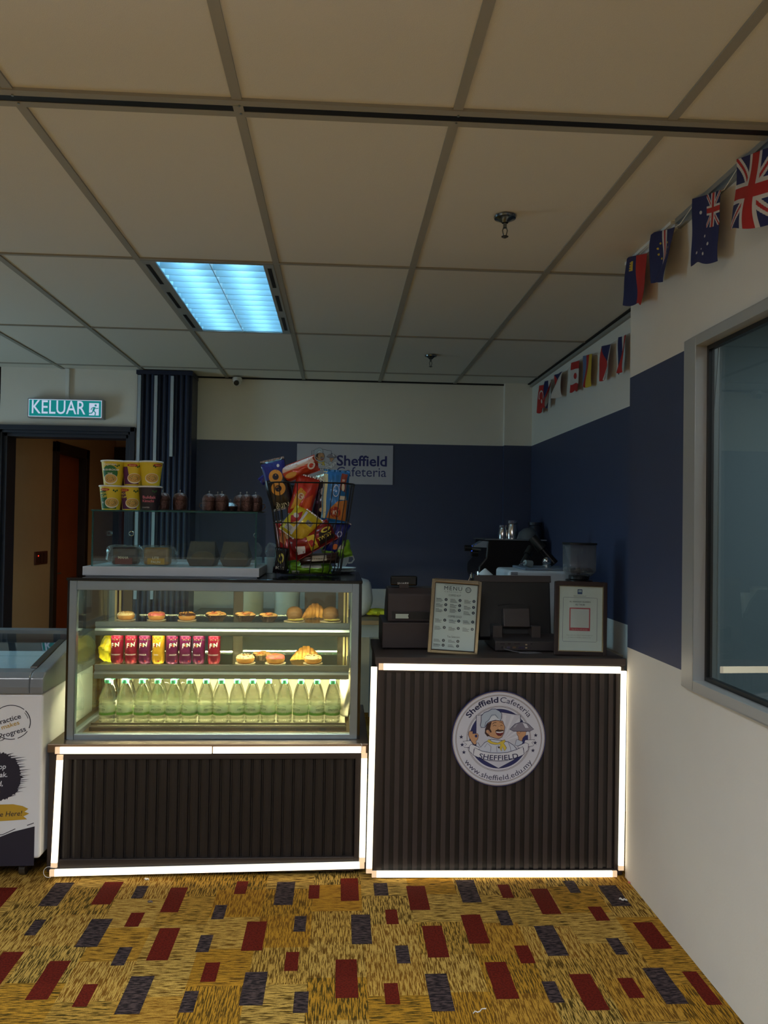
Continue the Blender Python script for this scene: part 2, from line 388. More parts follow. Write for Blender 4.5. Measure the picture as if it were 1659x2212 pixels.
# ------------------------------------------------------------------ ceiling
tile_m = mat('ceiling_tile', (214, 212, 206), .85, var=.035, scale=300, bump=.25, bscale=400)
bar_m = mat('painted_ceiling_grid', (152, 150, 143), .6, var=.03)
ce = MB(); hx0, hx1, hy0, hy1 = -.881+.058, -.305-.041, 3.41, 4.625       # opening for the lamp
for bx in ((-4.4, hx0, -4.4, 6.4), (hx1, 1.9, -4.4, 6.4), (hx0, hx1, -4.4, hy0), (hx0, hx1, hy1, 6.4)): ce.box(*bx, ZC+.006, ZC+.12)
struct(ce, 'ceiling', tile_m)
bars = MB(); cols = [-1.496+.6*c+.004 for c in range(-5, 6)]
for x in cols: bars.box(x-.0135, x+.0135, -4.4, 6.25, ZC, ZC+.012)
rows = [3.392+1.2*k for k in range(-6, 3)]; rows[-1] = 5.772; rows[-2] = 4.640
for y in rows:
    if abs(y-2.19) < .1: continue
    bars.box(-4.4, 1.9, y-.009, y+.009, ZC-.0005, ZC+.012)
struct(bars, 'trim_1', bar_m)
shadow = mat('ceiling_gap_shadow_joint', (30, 30, 32), .9)
sl = MB()                                   # the double rail with its black air slot
for x0, x1, y0, y1, sk in ((-4.4, 1.23, 2.080, 2.106, .0), (-4.4, 1.23, 2.136, 2.163, .0)): sl.box(x0, x1, y0, y1, ZC-.003, ZC+.012)
for x in (cols[5], cols[6], cols[7], cols[8]):
    if x != cols[6] and x != cols[8]: sl.box(x-.014, x+.014, 2.104, 2.14, ZC-.004, ZC+.01)
air = thing('linear_air_slot', 'long black air slot between two metal rails crossing the near ceiling', 'air vent', (0, 2.12, ZC-.004))
sl.build('rail', bar_m, air)
MB().box(-4.4, 1.23, 2.106, 2.138, ZC-.0015, ZC+.0058).build('slot', mat('black_slot', (9, 11, 20), .5), air, label='black slot')
for x in (cols[5], cols[6], cols[7], cols[8]):
    for dy in (-.018, .022): MB().cyl((x+.004, 2.12+dy, ZC-.0065), (x+.004, 2.12+dy, ZC-.003), .0035, n=10).build('screw', steel, air)

# ------------------------------------------------------------------ walls
NB, NT = .975, 2.128                                   # bottom and top of the navy band
def banded(mb, x0, x1, y0, y1, zt=ZC+.05):
    for a, b, k in ((0, NB, 0), (NB, NT, 1), (NT, zt, 0)): mb.box(x0, x1, y0, y1, a, b, k)
WB = 6.12
w = MB(); banded(w, -1.30, 1.9, WB, WB+.12); banded(w, 1.305, 1.9, WB-.05, WB)
struct(w, 'wall_back', [white_wall, navy_wall])
w = MB()
w.box(-4.4, -2.545, 5.94, 6.12, 0, ZC+.05); w.box(-2.6, -1.56, 5.94, 6.12, 2.17, ZC+.05); w.box(-1.56, -1.28, 5.94, 6.25, 0, ZC+.05)
struct(w, 'wall_back_left', white_wall)
w = MB()                                               # near wall on the right with its window opening
WX = 1.24; wy0, wy1, wz0, wz1 = 1.02, 2.70, .925, 2.155
for (y0, y1, z0, z1, k) in ((-4.4, wy0, 0, NB, 0), (-4.4, wy0, NB, NT, 1), (-4.4, wy0, NT, 2.67, 0), (wy1, 3.245, 0, NB, 0), (wy1, 3.245, NB, NT, 1), (wy1, 3.245, NT, 2.67, 0),
                            (wy0, wy1, 0, wz0, 0), (wy0, wy1, wz1, 2.67, 0)):
    w.box(WX, WX+.07, y0, y1, z0, z1, k)
struct(w, 'wall_right', [white_wall, navy_wall])
w = MB(); banded(w, 1.525, 1.9, 3.245, 6.2)
struct(w, 'wall_recess_right', [white_wall, navy_wall])
w = MB(); banded(w, -4.4, -4.3, -4.4, 6.1); struct(w, 'wall_left', [white_wall, navy_wall])
w = MB(); banded(w, -4.4, 1.9, -4.4, -4.3); struct(w, 'wall_front', [white_wall, navy_wall])
# crown trims along the right walls
t = MB(); t.box(WX-.022, WX, -4.3, 2.76, ZC-.012, ZC+.006); t.box(WX-.012, WX, -4.3, 2.76, ZC-.03, ZC-.012); struct(t, 'trim_2', alu)
t = MB(); t.box(WX-.03, WX, 2.78, 3.24, ZC-.006, ZC+.006); t.box(WX-.014, WX, 2.78, 3.24, ZC-.022, ZC-.006); struct(t, 'trim_3', white_pl)
t = MB(); t.box(1.505, 1.525, 3.25, 6.12, ZC-.02, ZC+.006); struct(t, 'trim_4', bar_m)
t = MB(); t.box(1.488, 1.505, 3.25, 6.12, ZC-.0015, ZC+.0055); struct(t, 'trim_5', shadow)
t = MB(); t.box(-4.3, 1.5, WB-.012, WB+.01, ZC-.006, ZC+.006); struct(t, 'trim_6', shadow)
# window with aluminium frame
wf = MB()
o0, o1 = wy1-.0, wy0
fw = .085
for y0, y1, z0, z1 in ((wy1-.09, wy1, wz0, wz1), (wy0, wy0+.09, wz0, wz1), (wy0+.09, wy1-.09, wz1-.035, wz1), (wy0+.09, wy1-.09, wz0, wz0+.035)):
    wf.box(WX-.012, WX+.075, y0, y1, z0, z1)
win = struct(wf, 'window_1', mat('window_aluminium', (176, 178, 178), .4, .35, var=.02), bevel=.002)
gk = MB()
for y0, y1, z0, z1 in ((wy1-.104, wy1-.09, wz0+.035, wz1-.035), (wy0+.09, wy0+.104, wz0+.035, wz1-.035), (wy0+.104, wy1-.104, wz1-.05, wz1-.035), (wy0+.104, wy1-.104, wz0+.035, wz0+.049)):
    gk.box(WX+.03, WX+.05, y0, y1, z0, z1)
gk.build('gasket', black, win, label='black rubber gasket')
MB().box(WX+.036, WX+.042, wy0+.1, wy1-.1, wz0+.04, wz1-.04).build('pane', glass('window_glass', (.72, .80, .80)), win)
office = mat('blue_grey_office_wall', (150, 162, 166), .8, var=.03)
w = MB(); w.box(WX+.28, 3.3, 3.18, 3.24, 0, 2.67); w.box(3.2, 3.3, -1.2, 3.18, 0, 2.67); w.box(WX+.28, 3.3, -1.3, -1.2, 0, 2.67); struct(w, 'wall_office', office)
w = MB(); w.box(WX+.28, 3.3, -1.3, 3.24, 2.6, 2.67); struct(w, 'ceiling_office', office)
w = MB(); w.box(WX+.28, 3.3, -1.3, 3.24, -.05, 0); struct(w, 'floor_office', office)

# corridor behind the door opening
beige = mat('beige_corridor_wall', (196, 168, 132), .8, var=.04)
cw = MB(); cw.box(-2.62, -2.5, 6.12, 6.92, 0, 2.7); cw.box(-2.62, -2.5, 6.92, 7.80, 2.165, 2.7); cw.box(-2.62, -2.5, 7.80, 8.8, 0, 2.7)
struct(cw, 'wall_corridor_left', beige)
cw = MB(); cw.box(-2.62, -.6, 8.8, 8.92, 0, 2.7); struct(cw, 'wall_corridor_back', beige)
cw = MB(); cw.box(-.72, -.6, 6.25, 8.8, 0, 2.7); struct(cw, 'wall_corridor_right', beige)
cw = MB(); cw.box(-2.62, -.6, 6.12, 8.9, 2.62, 2.7); struct(cw, 'ceiling_corridor', beige)
orange = mat('orange_brown_door', (150, 74, 34), .5, var=.12, scale=5)
darkwood = mat('dark_door_frame', (40, 26, 22), .5)
d2 = MB(); d2.box(-2.56, -2.47, 6.90, 6.99, 0, 2.17); d2.box(-2.56, -2.47, 7.72, 7.81, 0, 2.17); d2.box(-2.56, -2.47, 6.90, 7.81, 2.08, 2.17)
dr = struct(d2, 'door_2', darkwood, bevel=.004)
MB().box(-2.585, -2.545, 6.985, 7.725, .01, 2.085).build('leaf', orange, dr)
MB().cyl((-2.545, 7.06, 1.0), (-2.50, 7.06, 1.0), .008).cyl((-2.505, 7.06, 1.0), (-2.505, 7.17, 1.0), .007).build('door_handle', steel, dr, smooth=True)
d3 = MB(); d3.box(-2.5, -2.44, 8.74, 8.8, 0, 2.3); d3.box(-2.07, -2.0, 8.74, 8.8, 0, 2.3); d3.box(-2.44, -2.07, 8.74, 8.8, 2.10, 2.3)
dr3 = struct(d3, 'door_3', darkwood)
MB().box(-2.44, -2.07, 8.76, 8.79, .01, 2.1).build('leaf', mat('dark_red_door', (96, 36, 22), .5, var=.1), dr3)
# door frame in the room
navyframe = mat('dark_navy_door_frame', (34, 42, 58), .45)
df = MB()
for a, b, y0, y1 in ((0, .035, 5.90, 6.14), (.02, .055, 5.925, 6.13), (.045, .075, 5.96, 6.12)):
    xl, xr, zt = -2.575+a, -1.540-a, 2.186-a
    df.box(xl, xl+.035, y0, y1, 0, zt); df.box(xr-.035, xr, y0, y1, 0, zt); df.box(xl, xr, y0, y1, zt-.035, zt)
struct(df, 'door_1', navyframe, bevel=.002)
# fluted navy slat column
sp = thing('slat_wall_panel', 'navy fluted panel running floor to ceiling beside the doorway', 'wall panel', (-1.32, 5.9, 0))
sx0, sx1 = -1.527, -1.118; pr = [(sx0, 6.13), (sx0, 5.90)]
n = 9; pw = (sx1-sx0-.03)/n
for i in range(n):
    a = sx0+.015+i*pw
    for k in range(7):
        q = PI*k/6; pr.append((a+pw*.5-pw*.46*math.cos(q), 5.905-.022*math.sin(q)))
pr += [(sx1, 5.90), (sx1, 6.13)]
fl_m = mat('navy_flute', (26, 36, 64), .45)
MB().prism(pr, 0, 2.585, 'z').build('fluted_panel', fl_m, sp)
MB().box(sx0-.004, sx1+.004, 5.875, 6.12, 2.585, 2.615).build('cap', fl_m, sp)
st = mat('pale_strip', (178, 190, 205), .5)
for xa, z0 in ((-1.505, .9), (-1.383, .9), (-1.263, 1.97)):
    MB().box(xa-.011, xa+.011, 5.868, 5.90, z0, 2.575).build('inlay_strip', st, sp, label='pale vertical inlay strip')

# ------------------------------------------------------------------ the two lit counters
def flutes(x0, x1, y, z0, z1, pitch, duty, depth, curved=False):
    n = max(1, round((x1-x0)/pitch)); p = (x1-x0)/n; pts = [(x0, y+.03), (x0, y)]
    for i in range(n):
        a = x0+i*p
        if curved:
            for k in range(6): q = PI*k/5; pts.append((a+p*.5-p*.46*math.cos(q), y-depth*math.sin(q)))
        else:
            g = p*(1-duty)/2; pts += [(a+g, y), (a+g, y-depth), (a+p-g, y-depth), (a+p-g, y)]
    pts += [(x1, y), (x1, y+.03)]
    m = MB().prism(pts, z0, z1, 'z')
    if not curved: m.m = [0, 0]+[0 if k % 4 == 3 else 1 for k in range(len(pts))]       # raised slats and darker grooves
    return m
def strip(parent, p, q, wdt, name='led_strip', ends=(1, 1), cut=None):
    p = Vector(p); q = Vector(q); d = (q-p).normalized(); s = Vector((0, -1, 0)).cross(d).normalized()*wdt/2; o = Vector((0, -.012, 0))
    def bar(a, b, mi, mb, k=1.0, oo=o):
        vs = []
        for c in (a, b): vs += [c-s*k, c+s*k, c+s*k+oo, c-s*k+oo]
        mb.add(vs, [(0, 1, 2, 3), (7, 6, 5, 4), (0, 4, 5, 1), (1, 5, 6, 2), (2, 6, 7, 3), (3, 7, 4, 0)], mi)
    m = MB(); e = .02
    bar(p+d*(e*ends[0]), q-d*(e*ends[1]), 0, m)
    if ends[0]: bar(p, p+d*e, 1, m, 1.02)
    if ends[1]: bar(q-d*e, q, 1, m, 1.02)
    bar(p, q, 2, m, 1.12, Vector((0, -.004, 0)))
    return m.build(name, [led, led_end, alu], parent, label='glowing warm white light strip')

cs = thing('display_case', 'glass bakery display case on dark slatted base outlined by glowing strips', 'display case', (-.52, 3.6, 0))
BX0, BX1, BY = -1.178, .138, 3.285
MB().box(BX0+.02, BX1-.02, BY+.02, 3.98, .03, .50).box(BX0+.03, BX1-.03, BY+.05, 3.95, 0, .035).build('base_cabinet', brown_black, cs)
flutes(BX0+.05, BX1-.05, BY+.018, .075, .495, .0435, 1, .010, True).build('slat_front', mat('near_black_slat', (27, 23, 23), .45, var=.08), cs)
m = MB(); m.box(BX0, BX0+.05, BY, BY+.03, .03, .52); m.box(BX1-.05, BX1, BY, BY+.03, .03, .52); m.box(BX0+.05, BX1-.05, BY, BY+.03, .49, .52); m.box(BX0+.05, BX1-.05, BY, BY+.03, .02, .08)
m.build('base_trim', brown_black, cs, bevel=.002)
MB().box(BX0-.006, BX1+.004, BY-.006, 3.99, .52, .556).build('ledge', mat('bronze_metal_ledge', (120, 104, 88), .35, .7), cs, bevel=.003)
def L(x, y, dpt): return spot(x, y, dpt)
strip(cs, L(121, 1619.5, BY), L(458, 1619, BY), .027, ends=(1, 0)); strip(cs, L(461, 1619, BY), L(790, 1618, BY), .026, ends=(0, 1))
strip(cs, L(109, 1884, BY), L(787, 1867, BY), .026)
strip(cs, L(131, 1630, BY), L(118, 1872, BY), .024); strip(cs, L(787, 1626, BY), L(782, 1860, BY), .024)
# glass body
X0, X1, Y0, Y1, Z0, Z1 = -1.130, .094, 3.345, 3.945, .556, 1.238
m = MB(); pw = .03
for x in (X0, X1-pw): m.box(x, x+pw, Y0, Y0+pw, Z0, Z1-.012)
m.box(X0+pw, X1-pw, Y0, Y0+pw, Z1-.052, Z1-.012); m.box(X0+pw, X1-pw, Y0, Y0+pw, Z0, Z0+.022)
for x in (X0, X1-pw): m.box(x, x+pw, Y1-pw, Y1, Z0, Z1-.012); m.box(x, x+pw, Y0+pw, Y1-pw, Z1-.045, Z1-.012); m.box(x, x+pw, Y0+pw, Y1-pw, Z0, Z0+.02)
m.build('frame', mat('case_steel_frame', (140, 156, 168), .34, .7, var=.05), cs, bevel=.002)
MB().box(X0-.012, X1+.014, Y0-.008, Y1+.01, Z1-.012, Z1).build('top_panel', gloss_black, cs, bevel=.002)
for xa, xb, yb in ((X1, X1+.012, Y1), (X0-.008, X0, Y0+.02)): MB().box(xa, xb, Y0, yb, Z0, Z1-.012).build('side_trim', gloss_black, cs)
MB().box(X0+pw, X1-pw, Y0+.010, Y0+.015, Z0+.022, Z1-.052).build('front_pane', pane, cs)
for x in (X0+.012, X1-.017): MB().box(x, x+.005, Y0+pw, Y1-pw, Z0+.02, Z1-.045).build('side_pane', pane, cs)
deckm = mat('pale_case_deck', (232, 228, 200), .35, .2)
DZ = .572
MB().box(X0+.075, X1-.05, Y0+.16, Y1-.06, Z0+.001, DZ).box(X0+.075, X1-.05, Y1-.075, Y1-.06, DZ, DZ+.16).build('deck', deckm, cs)  # tall rear upstand added as a pale backdrop that brightens the bottles
m = MB()
for k, z in enumerate((.557, .568, .578)): m.box(X0+.05, X1-.045, Y0+.150+.006*k, Y0+.158+.006*k, z-.002, z+.006)
m.box(X0+.05, X1-.045, Y0+.14, Y0+.16, Z0, .572); m.build('deck_rail', darksteel, cs)
case_led = glow('case_strip_light', (1, .84, .46), CASE_L)
SH = []
for z in (1.022, .828):
    s_ = MB().box(X0+.055, X1-.045, 3.575, Y1-.05, z-.004, z+.002).build('shelf', glass('shelf_glass', (.93, .98, .92)), cs)
    r = MB(); xa, xb = X0+.045, X1-.036
    r.prism([(3.556, z+.004), (3.556, z-.016), (3.562, z-.018), (3.562, z-.024), (3.556, z-.026), (3.550, z-.036), (3.551, z-.05), (3.553, z-.057), (3.557, z-.057), (3.558, z-.044), (3.578, z-.044), (3.578, z+.004)], xa, xb, 'x')
    r.build('front_rail', mat('blue_grey_steel', (150, 164, 172), .3, .85), s_, label='steel front rail of the shelf')
    MB().box(xa+.02, xb-.02, 3.561, 3.576, z-.052, z-.045).build('shelf_light', case_led if z > .9 else glow('lower_case_strip_light', (1, .84, .46), CASE_L*7), s_, label='warm light strip under the shelf')
    for x in (xa, xb-.006): MB().box(x, x+.006, 3.580, Y1-.05, z-.03, z-.006).build('bracket', steel, s_)
    SH.append(s_)
MB().box(X0+.05, X1-.05, Y0+.034, Y0+.046, Z1-.036, Z1-.020).build('top_light', case_led, cs, label='warm light strip under the case top')
for x in (X0+.036, X0+.056, X1-.046, X1-.062): MB().box(x, x+.009, Y1-.055, Y1-.044, Z0, Z1-.02).build('rear_upright', mat('cream_metal_post', (214, 196, 150), .3, .7), cs, label='pale metal upright at the rear corner')
rear_m = mat('dark_brown_rear_frame', (58, 46, 38), .5)
for k, (xa, xb) in enumerate(((X0+.07, -.47), (-.52, X1-.045))):
    yy = Y1-.034+.014*k; m = MB(); t_ = .045
    m.box(xa, xa+t_, yy, yy+.01, Z0+.002, Z1-.03); m.box(xb-t_, xb, yy, yy+.01, Z0+.002, Z1-.03)
    m.box(xa+t_, xb-t_, yy, yy+.01, Z0+.002, Z0+.03); m.box(xa+t_, xb-t_, yy, yy+.01, Z1-.05, Z1-.03)
    dd = m.build('sliding_rear_door', rear_m, cs, label='dark framed sliding glass door at the back')
    MB().box(xa+t_, xb-t_, yy+.003, yy+.007, Z0+.03, Z1-.05).build('pane', pane, dd)

ct = thing('service_counter', 'dark slatted counter outlined by warm glowing strips carrying the tills', 'counter', (.7, 3.5, 0))
CX0, CX1, CY, CZ = .168, 1.232, 3.262, .925
MB().box(CX0+.004, CX1-.004, CY+.01, 3.76, .0, CZ-.035).build('cabinet', brown_black, ct)
flutes(CX0+.035, CX1-.035, CY+.0075, .028, .862, .0398, .52, .0055).build('slat_front', [slat_brown, mat('near_black_slat', (27, 23, 23), .45, var=.08)], ct)
m = MB(); m.box(CX0, CX0+.035, CY-.004, CY+.012, .004, .90); m.box(CX1-.035, CX1, CY-.004, CY+.012, .004, .90); m.box(CX0+.035, CX1-.035, CY-.004, CY+.012, .862, .90); m.box(CX0+.035, CX1-.035, CY-.004, CY+.012, .0, .028)
m.build('front_trim', brown_black, ct)
MB().box(CX0-.004, CX1+.004, CY-.014, 3.77, CZ-.03, CZ).build('worktop', mat('dark_taupe_worktop', (70, 60, 56), .5, var=.08), ct, bevel=.002)
FY = CY-.004
strip(ct, L(818, 1439, FY), L(1339, 1447, FY), .027, ends=(1, 0)); strip(ct, L(803, 1886.5, FY), L(1331, 1886, FY), .024)
strip(ct, L(808, 1440, FY), L(797, 1884, FY), .024, ends=(0, 1)); strip(ct, L(1346, 1449, FY), L(1340, 1878, FY), .022, ends=(0, 1))
m = MB(); m.tube([spot(786+4*math.cos(a)-8, 1618+10*math.sin(a)-3, 3.26) for a in [k*.35-1.2 for k in range(9)]], .0012, 5); m.build('wire', white_pl, cs, label='thin loose wire at the strip joint')
m = MB(); c0 = spot(109, 1884, 3.262); m.tube([c0+Vector((-.006+.022*math.cos(a), 0, .022*math.sin(a))) for a in [.9+k*.3 for k in range(15)]], .001, 5); m.build('wire', white_pl, cs, label='thin wire loop at the lower left corner')

# round emblem on the counter: the café's crest of a laughing cook
def chef(A, full=True, B=0):
    navy, tan, ln, wht, hatc, sk, hair, yel = (36, 42, 96), (120, 96, 70), (30, 34, 78), (214, 216, 226), (172, 186, 204), (196, 150, 112), (58, 32, 28), (214, 190, 70)
    Pt = lambda l: [(x-815, 822-y) for x, y in l]
    shp = Pt([(470, 478), (560, 468), (700, 440), (815, 420), (940, 440), (1060, 460), (1140, 470), (1140, 1010), (1110, 1090), (1030, 1150), (815, 1265), (600, 1150), (510, 1090), (470, 1010)])
    if full:
        A.ell(0, 0, 445, 445, navy, B+3, 72)
        A.shape(shp, (196, 198, 212), B+4, ln, 9)
        for k in range(7):
            a = .25+k*.30; A.poly([(60, -40), (60+420*math.cos(a), -40+min(390, 420*math.sin(a))), (60+420*math.cos(a+.12), -40+min(390, 420*math.sin(a+.12)))], (212, 214, 226), B+5)
    else: A.stroke(Pt([(470, 900), (470, 478), (560, 468), (815, 420), (1060, 460), (1140, 470), (1140, 560)]), 12, ln, B+4)
    body = Pt([(540, 950), (600, 880), (700, 830), (860, 850), (960, 870), (1040, 920), (1090, 980), (1100, 1040), (500, 1040), (480, 960), (470, 900), (500, 880)])
    A.shape(body, (200, 206, 222), B+7, ln, 8)
    A.stroke(Pt([(600, 950), (640, 890), (700, 940), (690, 1020)]), 5, ln, B+9); A.stroke(Pt([(790, 1020), (780, 940), (820, 920)]), 5, ln, B+9)
    A.stroke(Pt([(960, 880), (990, 950), (1000, 1010)]), 5, ln, B+9)
    A.shape(Pt([(1080, 840), (1130, 830), (1180, 870), (1170, 900), (1110, 930), (1060, 920)]), (190, 200, 218), B+8, ln, 6)
    hand = Pt([(360, 720), (380, 700), (395, 720), (402, 705), (418, 712), (420, 750), (440, 745), (490, 745), (508, 770), (495, 830), (470, 860), (480, 900), (440, 910), (400, 860), (365, 800), (355, 760)])
    A.shape(hand, sk, B+10, ln, 6); A.ell(-345, 40, 20, 22, navy, B+12, 20)
    A.shape(Pt([(1080, 715), (1230, 715), (1220, 770), (1180, 810), (1165, 860), (1115, 840), (1110, 790), (1090, 760)]), sk, B+10, ln, 6)
    A.shape(Pt([(1100, 712), (1125, 705), (1150, 725), (1130, 745), (1105, 740)]), sk, B+12, ln, 4)
    A.shape(Pt([(605, 690), (640, 590), (700, 560), (800, 545), (870, 560), (905, 650), (890, 740), (860, 800), (810, 825), (740, 810), (680, 790), (630, 760)]), sk, B+11, ln, 8)
    A.shape(Pt([(605, 690), (640, 600), (705, 565), (690, 620), (680, 670), (705, 720), (690, 735), (660, 690), (630, 690), (640, 740), (680, 780), (640, 790), (600, 740)]), hair, B+13)
    A.shape(Pt([(618, 700), (640, 685), (665, 700), (668, 745), (645, 750), (622, 730)]), sk, B+15, ln, 4)
    A.poly(Pt([(760, 700), (800, 680), (835, 690), (880, 690), (890, 705), (830, 712), (790, 715), (765, 712)]), hair, B+14)
    A.shape(Pt([(760, 712), (830, 720), (885, 706), (875, 750), (845, 780), (800, 775), (775, 750)]), (110, 30, 34), B+15, ln, 4)
    A.poly(Pt([(768, 713), (830, 722), (882, 708), (876, 728), (830, 738), (778, 732)]), (228, 228, 232), B+17)
    A.stroke(Pt([(720, 635), (745, 618), (775, 632)]), 7, hair, B+14); A.stroke(Pt([(835, 630), (850, 618), (870, 630)]), 7, hair, B+14)
    A.stroke(Pt([(715, 605), (740, 582), (775, 580)]), 9, hair, B+14); A.stroke(Pt([(822, 575), (850, 575), (870, 595)]), 8, hair, B+14)
    A.shape(Pt([(800, 640), (835, 640), (850, 680), (825, 690), (795, 678)]), (206, 158, 118), B+14, (120, 80, 60), 3)
    A.shape(Pt([(600, 655), (545, 655), (530, 620), (545, 560), (545, 480), (590, 430), (650, 410), (700, 380), (760, 378), (820, 410), (855, 450), (850, 510), (835, 555), (760, 545), (690, 560), (640, 590)]), hatc, B+16, ln, 9)
    A.stroke(Pt([(600, 640), (610, 580), (660, 540), (700, 470), (760, 465), (800, 520)]), 6, ln, B+18); A.poly(Pt([(690, 500), (740, 470), (800, 520), (830, 548), (760, 540), (660, 565)]), (206, 214, 226), B+18)
    A.shape(Pt([(635, 860), (665, 830), (720, 870), (800, 885), (850, 860), (905, 835), (915, 865), (890, 890), (935, 960), (905, 1005), (870, 940), (858, 1010), (828, 960), (840, 905), (760, 910), (690, 895)]), yel, B+12, ln, 5)
    A.ell(0, -128, 14, 14, hair, B+12, 14)
    A.shape(Pt([(975, 680), (1010, 650), (1060, 600), (1160, 570), (1260, 600), (1310, 650), (1345, 678), (1280, 712), (1040, 712)]), (128, 124, 140), B+14, ln, 7)
    A.poly(Pt([(1170, 580), (1230, 600), (1265, 660), (1215, 660)]), (208, 208, 220), B+16); A.poly(Pt([(1030, 650), (1075, 600), (1100, 600), (1060, 655)]), (160, 158, 172), B+16); A.ell(345, 265, 14, 14, ln, B+14, 14)
    # banner
    A.shape(Pt([(270, 860), (390, 850), (440, 930), (360, 950), (290, 950), (330, 905)]), wht, B+18, ln, 7); A.shape(Pt([(1360, 835), (1215, 840), (1190, 920), (1270, 940), (1345, 925), (1315, 880)]), wht, B+18, ln, 7)
    A.shape(Pt([(370, 930), (400, 900), (520, 950), (520, 980), (440, 975), (430, 1060), (365, 1000)]), wht, B+20, ln, 7); A.shape(Pt([(1265, 900), (1220, 880), (1100, 935), (1110, 960), (1190, 960), (1200, 1045), (1260, 990)]), wht, B+20, ln, 7)
    A.shape(Pt([(450, 955), (560, 1005), (690, 1030), (820, 1035), (950, 1025), (1080, 985), (1180, 940), (1200, 1055), (1080, 1110), (940, 1145), (815, 1152), (680, 1145), (540, 1115), (430, 1065)]), wht, B+22, ln, 8)
    A.text('SHEFFIELD', 0, 1030, 104, ln, B+24, arc=(1348, -PI/2+.0, -1), width=610, bold=.012)
ex, ez, er = .691, .585, .2015
rs = thing('round_sign', 'round white crest sign with laughing cook fixed on the dark slats', 'sign', (ex, 3.25, ez))
MB().prism([(ex+er*math.cos(a), ez+er*math.sin(a)) for a in [2*PI*k/72 for k in range(72)]], 3.250, 3.256, 'y').build('disc', mat('navy_sign_edge', (36, 40, 92), .5), rs)
A = Art(front(ex, ez, 3.2495, er/715), .00012)
A.ell(0, 0, 700, 700, (206, 208, 220), 1, 96); A.ring(0, 0, 690, 697, (150, 120, 80), 2)
A.ring(0, 0, 640, 646, (110, 92, 80), 2); A.ring(0, 0, 652, 657, (110, 92, 80), 2); A.ring(0, 0, 485, 490, (110, 92, 80), 2); A.ring(0, 0, 470, 476, (80, 66, 80), 2)
chef(A)
A.make('printed_crest', rs)
A = Art(front(ex, ez, 3.2495, er/715), .00012)
A.text('Sheffield', 0, 0, 118, INK, 3, arc=(540, math.radians(118.5), 1), bold=.024, width=510); A.text('Cafeteria', 0, 0, 118, INK, 3, arc=(540, math.radians(62), 1), width=500)
A.make('lettering', rs, label='curved navy lettering along the upper rim')
A = Art(front(ex, ez, 3.2495, er/715), .00012); A.text('www.sheffield.edu.my', 0, 0, 112, INK, 3, arc=(622, math.radians(-90.5), -1), width=1220)
A.make('lettering', rs, label='curved navy web address along the lower rim')
for side in (((247, 797), (262, 913), (290, 1025)), ((1375, 772), (1368, 885), (1336, 1000))):
    for x, y in side:
        A = Art(front(ex, ez, 3.2495, er/715), .00012); A.poly([((x-815)+(34 if k % 2 == 0 else 14)*math.cos(PI/2+k*PI/5), (822-y)+(34 if k % 2 == 0 else 14)*math.sin(PI/2+k*PI/5)) for k in range(10)], INK, 3); A.make('star', rs)
# rectangular wall sign
a_, b_ = spot(642, 955, WB), spot(848, 1043, WB)
ws = thing('wall_sign', 'white rectangular sign with cook and blue lettering on navy back wall', 'sign', ((a_.x+b_.x)/2, WB-.005, b_.z))
SX0, SX1, SZ0, SZ1 = a_.x, b_.x, 1.800, 2.112
MB().box(SX0, SX1, WB-.006, WB-.0005, SZ0, SZ1).build('board', mat('pale_sign_board', (176, 178, 196), .5), ws)
sw = (SX1-SX0)/206.0
A = Art(front(SX0, SZ1, WB-.0064, sw), .0002)      # units: photo pixels from the sign's upper left
A.text('Sheffield', 85, -45, 31, (30, 34, 104), 2, 'l', bold=.022, width=108); A.text('Cafeteria', 85, -68, 29, (40, 46, 110), 2, 'l', width=107)
A.make('lettering', ws)
A = Art(front(SX0+53*sw, SZ1-36*sw, WB-.0064, sw*.062), .0002); chef(A, False); A.make('printed_crest', ws)

# ------------------------------------------------------------------ exit sign, lamp, ceiling bits
es = thing('exit_sign', 'lit green exit sign reading KELUAR above the doorway', 'exit sign', (-2.07, 5.9, 2.24))
a_, b_ = spot(62, 861, 5.87), spot(219, 905, 5.87); ex0, ex1, ez1, ez0 = a_.x, b_.x, a_.z-.002, b_.z+.008
MB().box(ex0-.008, ex1+.01, 5.872, 5.94, ez0-.008, ez1+.008).build('housing', alu, es, bevel=.003)
W_, H_ = ex1-ex0, ez1-ez0
A = Art(front(ex0, ez0, 5.8715, W_/157), .0004)
gg = glow('lit_green_panel', (.010, .24, .24), .8); gw = glow('lit_white_letter', (.62, .74, .95), .75)
hh = H_/W_*157
A.rect(0, 0, 157, hh, gw, 0); A.rect(1.2, 1.2, 155.8, hh-1.2, gg, 1)
A.text('KELUAR', 7, 7, 42, gw, 2, 'l', width=115, bold=.006)
A.rect(130, 5, 151, hh-6, gw, 2)
px = 131; A.ell(px+13, hh-11, 2.4, 2.4, gg, 3, 14)
A.stroke([(px+11, hh-15), (px+8, hh-23)], 4.5, gg, 3); A.stroke([(px+10, hh-15), (px+15, hh-18), (px+19, hh-17)], 1.8, gg, 3); A.stroke([(px+10, hh-15), (px+5, hh-17), (px+3, hh-21)], 1.8, gg, 3)
A.stroke([(px+9, hh-23), (px+13, hh-27), (px+12, hh-33)], 2.4, gg, 3); A.stroke([(px+8, hh-23), (px+5, hh-28), (px-2, hh-29)], 2.4, gg, 3)
A.make('face', es, label='glowing green face with white letters and running figure')
x_ = spot(147, 800, 5.93).x
MB().box(x_-.013, x_+.013, 5.918, 5.94, ez1+.008, ZC).build('conduit', white_pl, es, label='white conduit up to the ceiling')

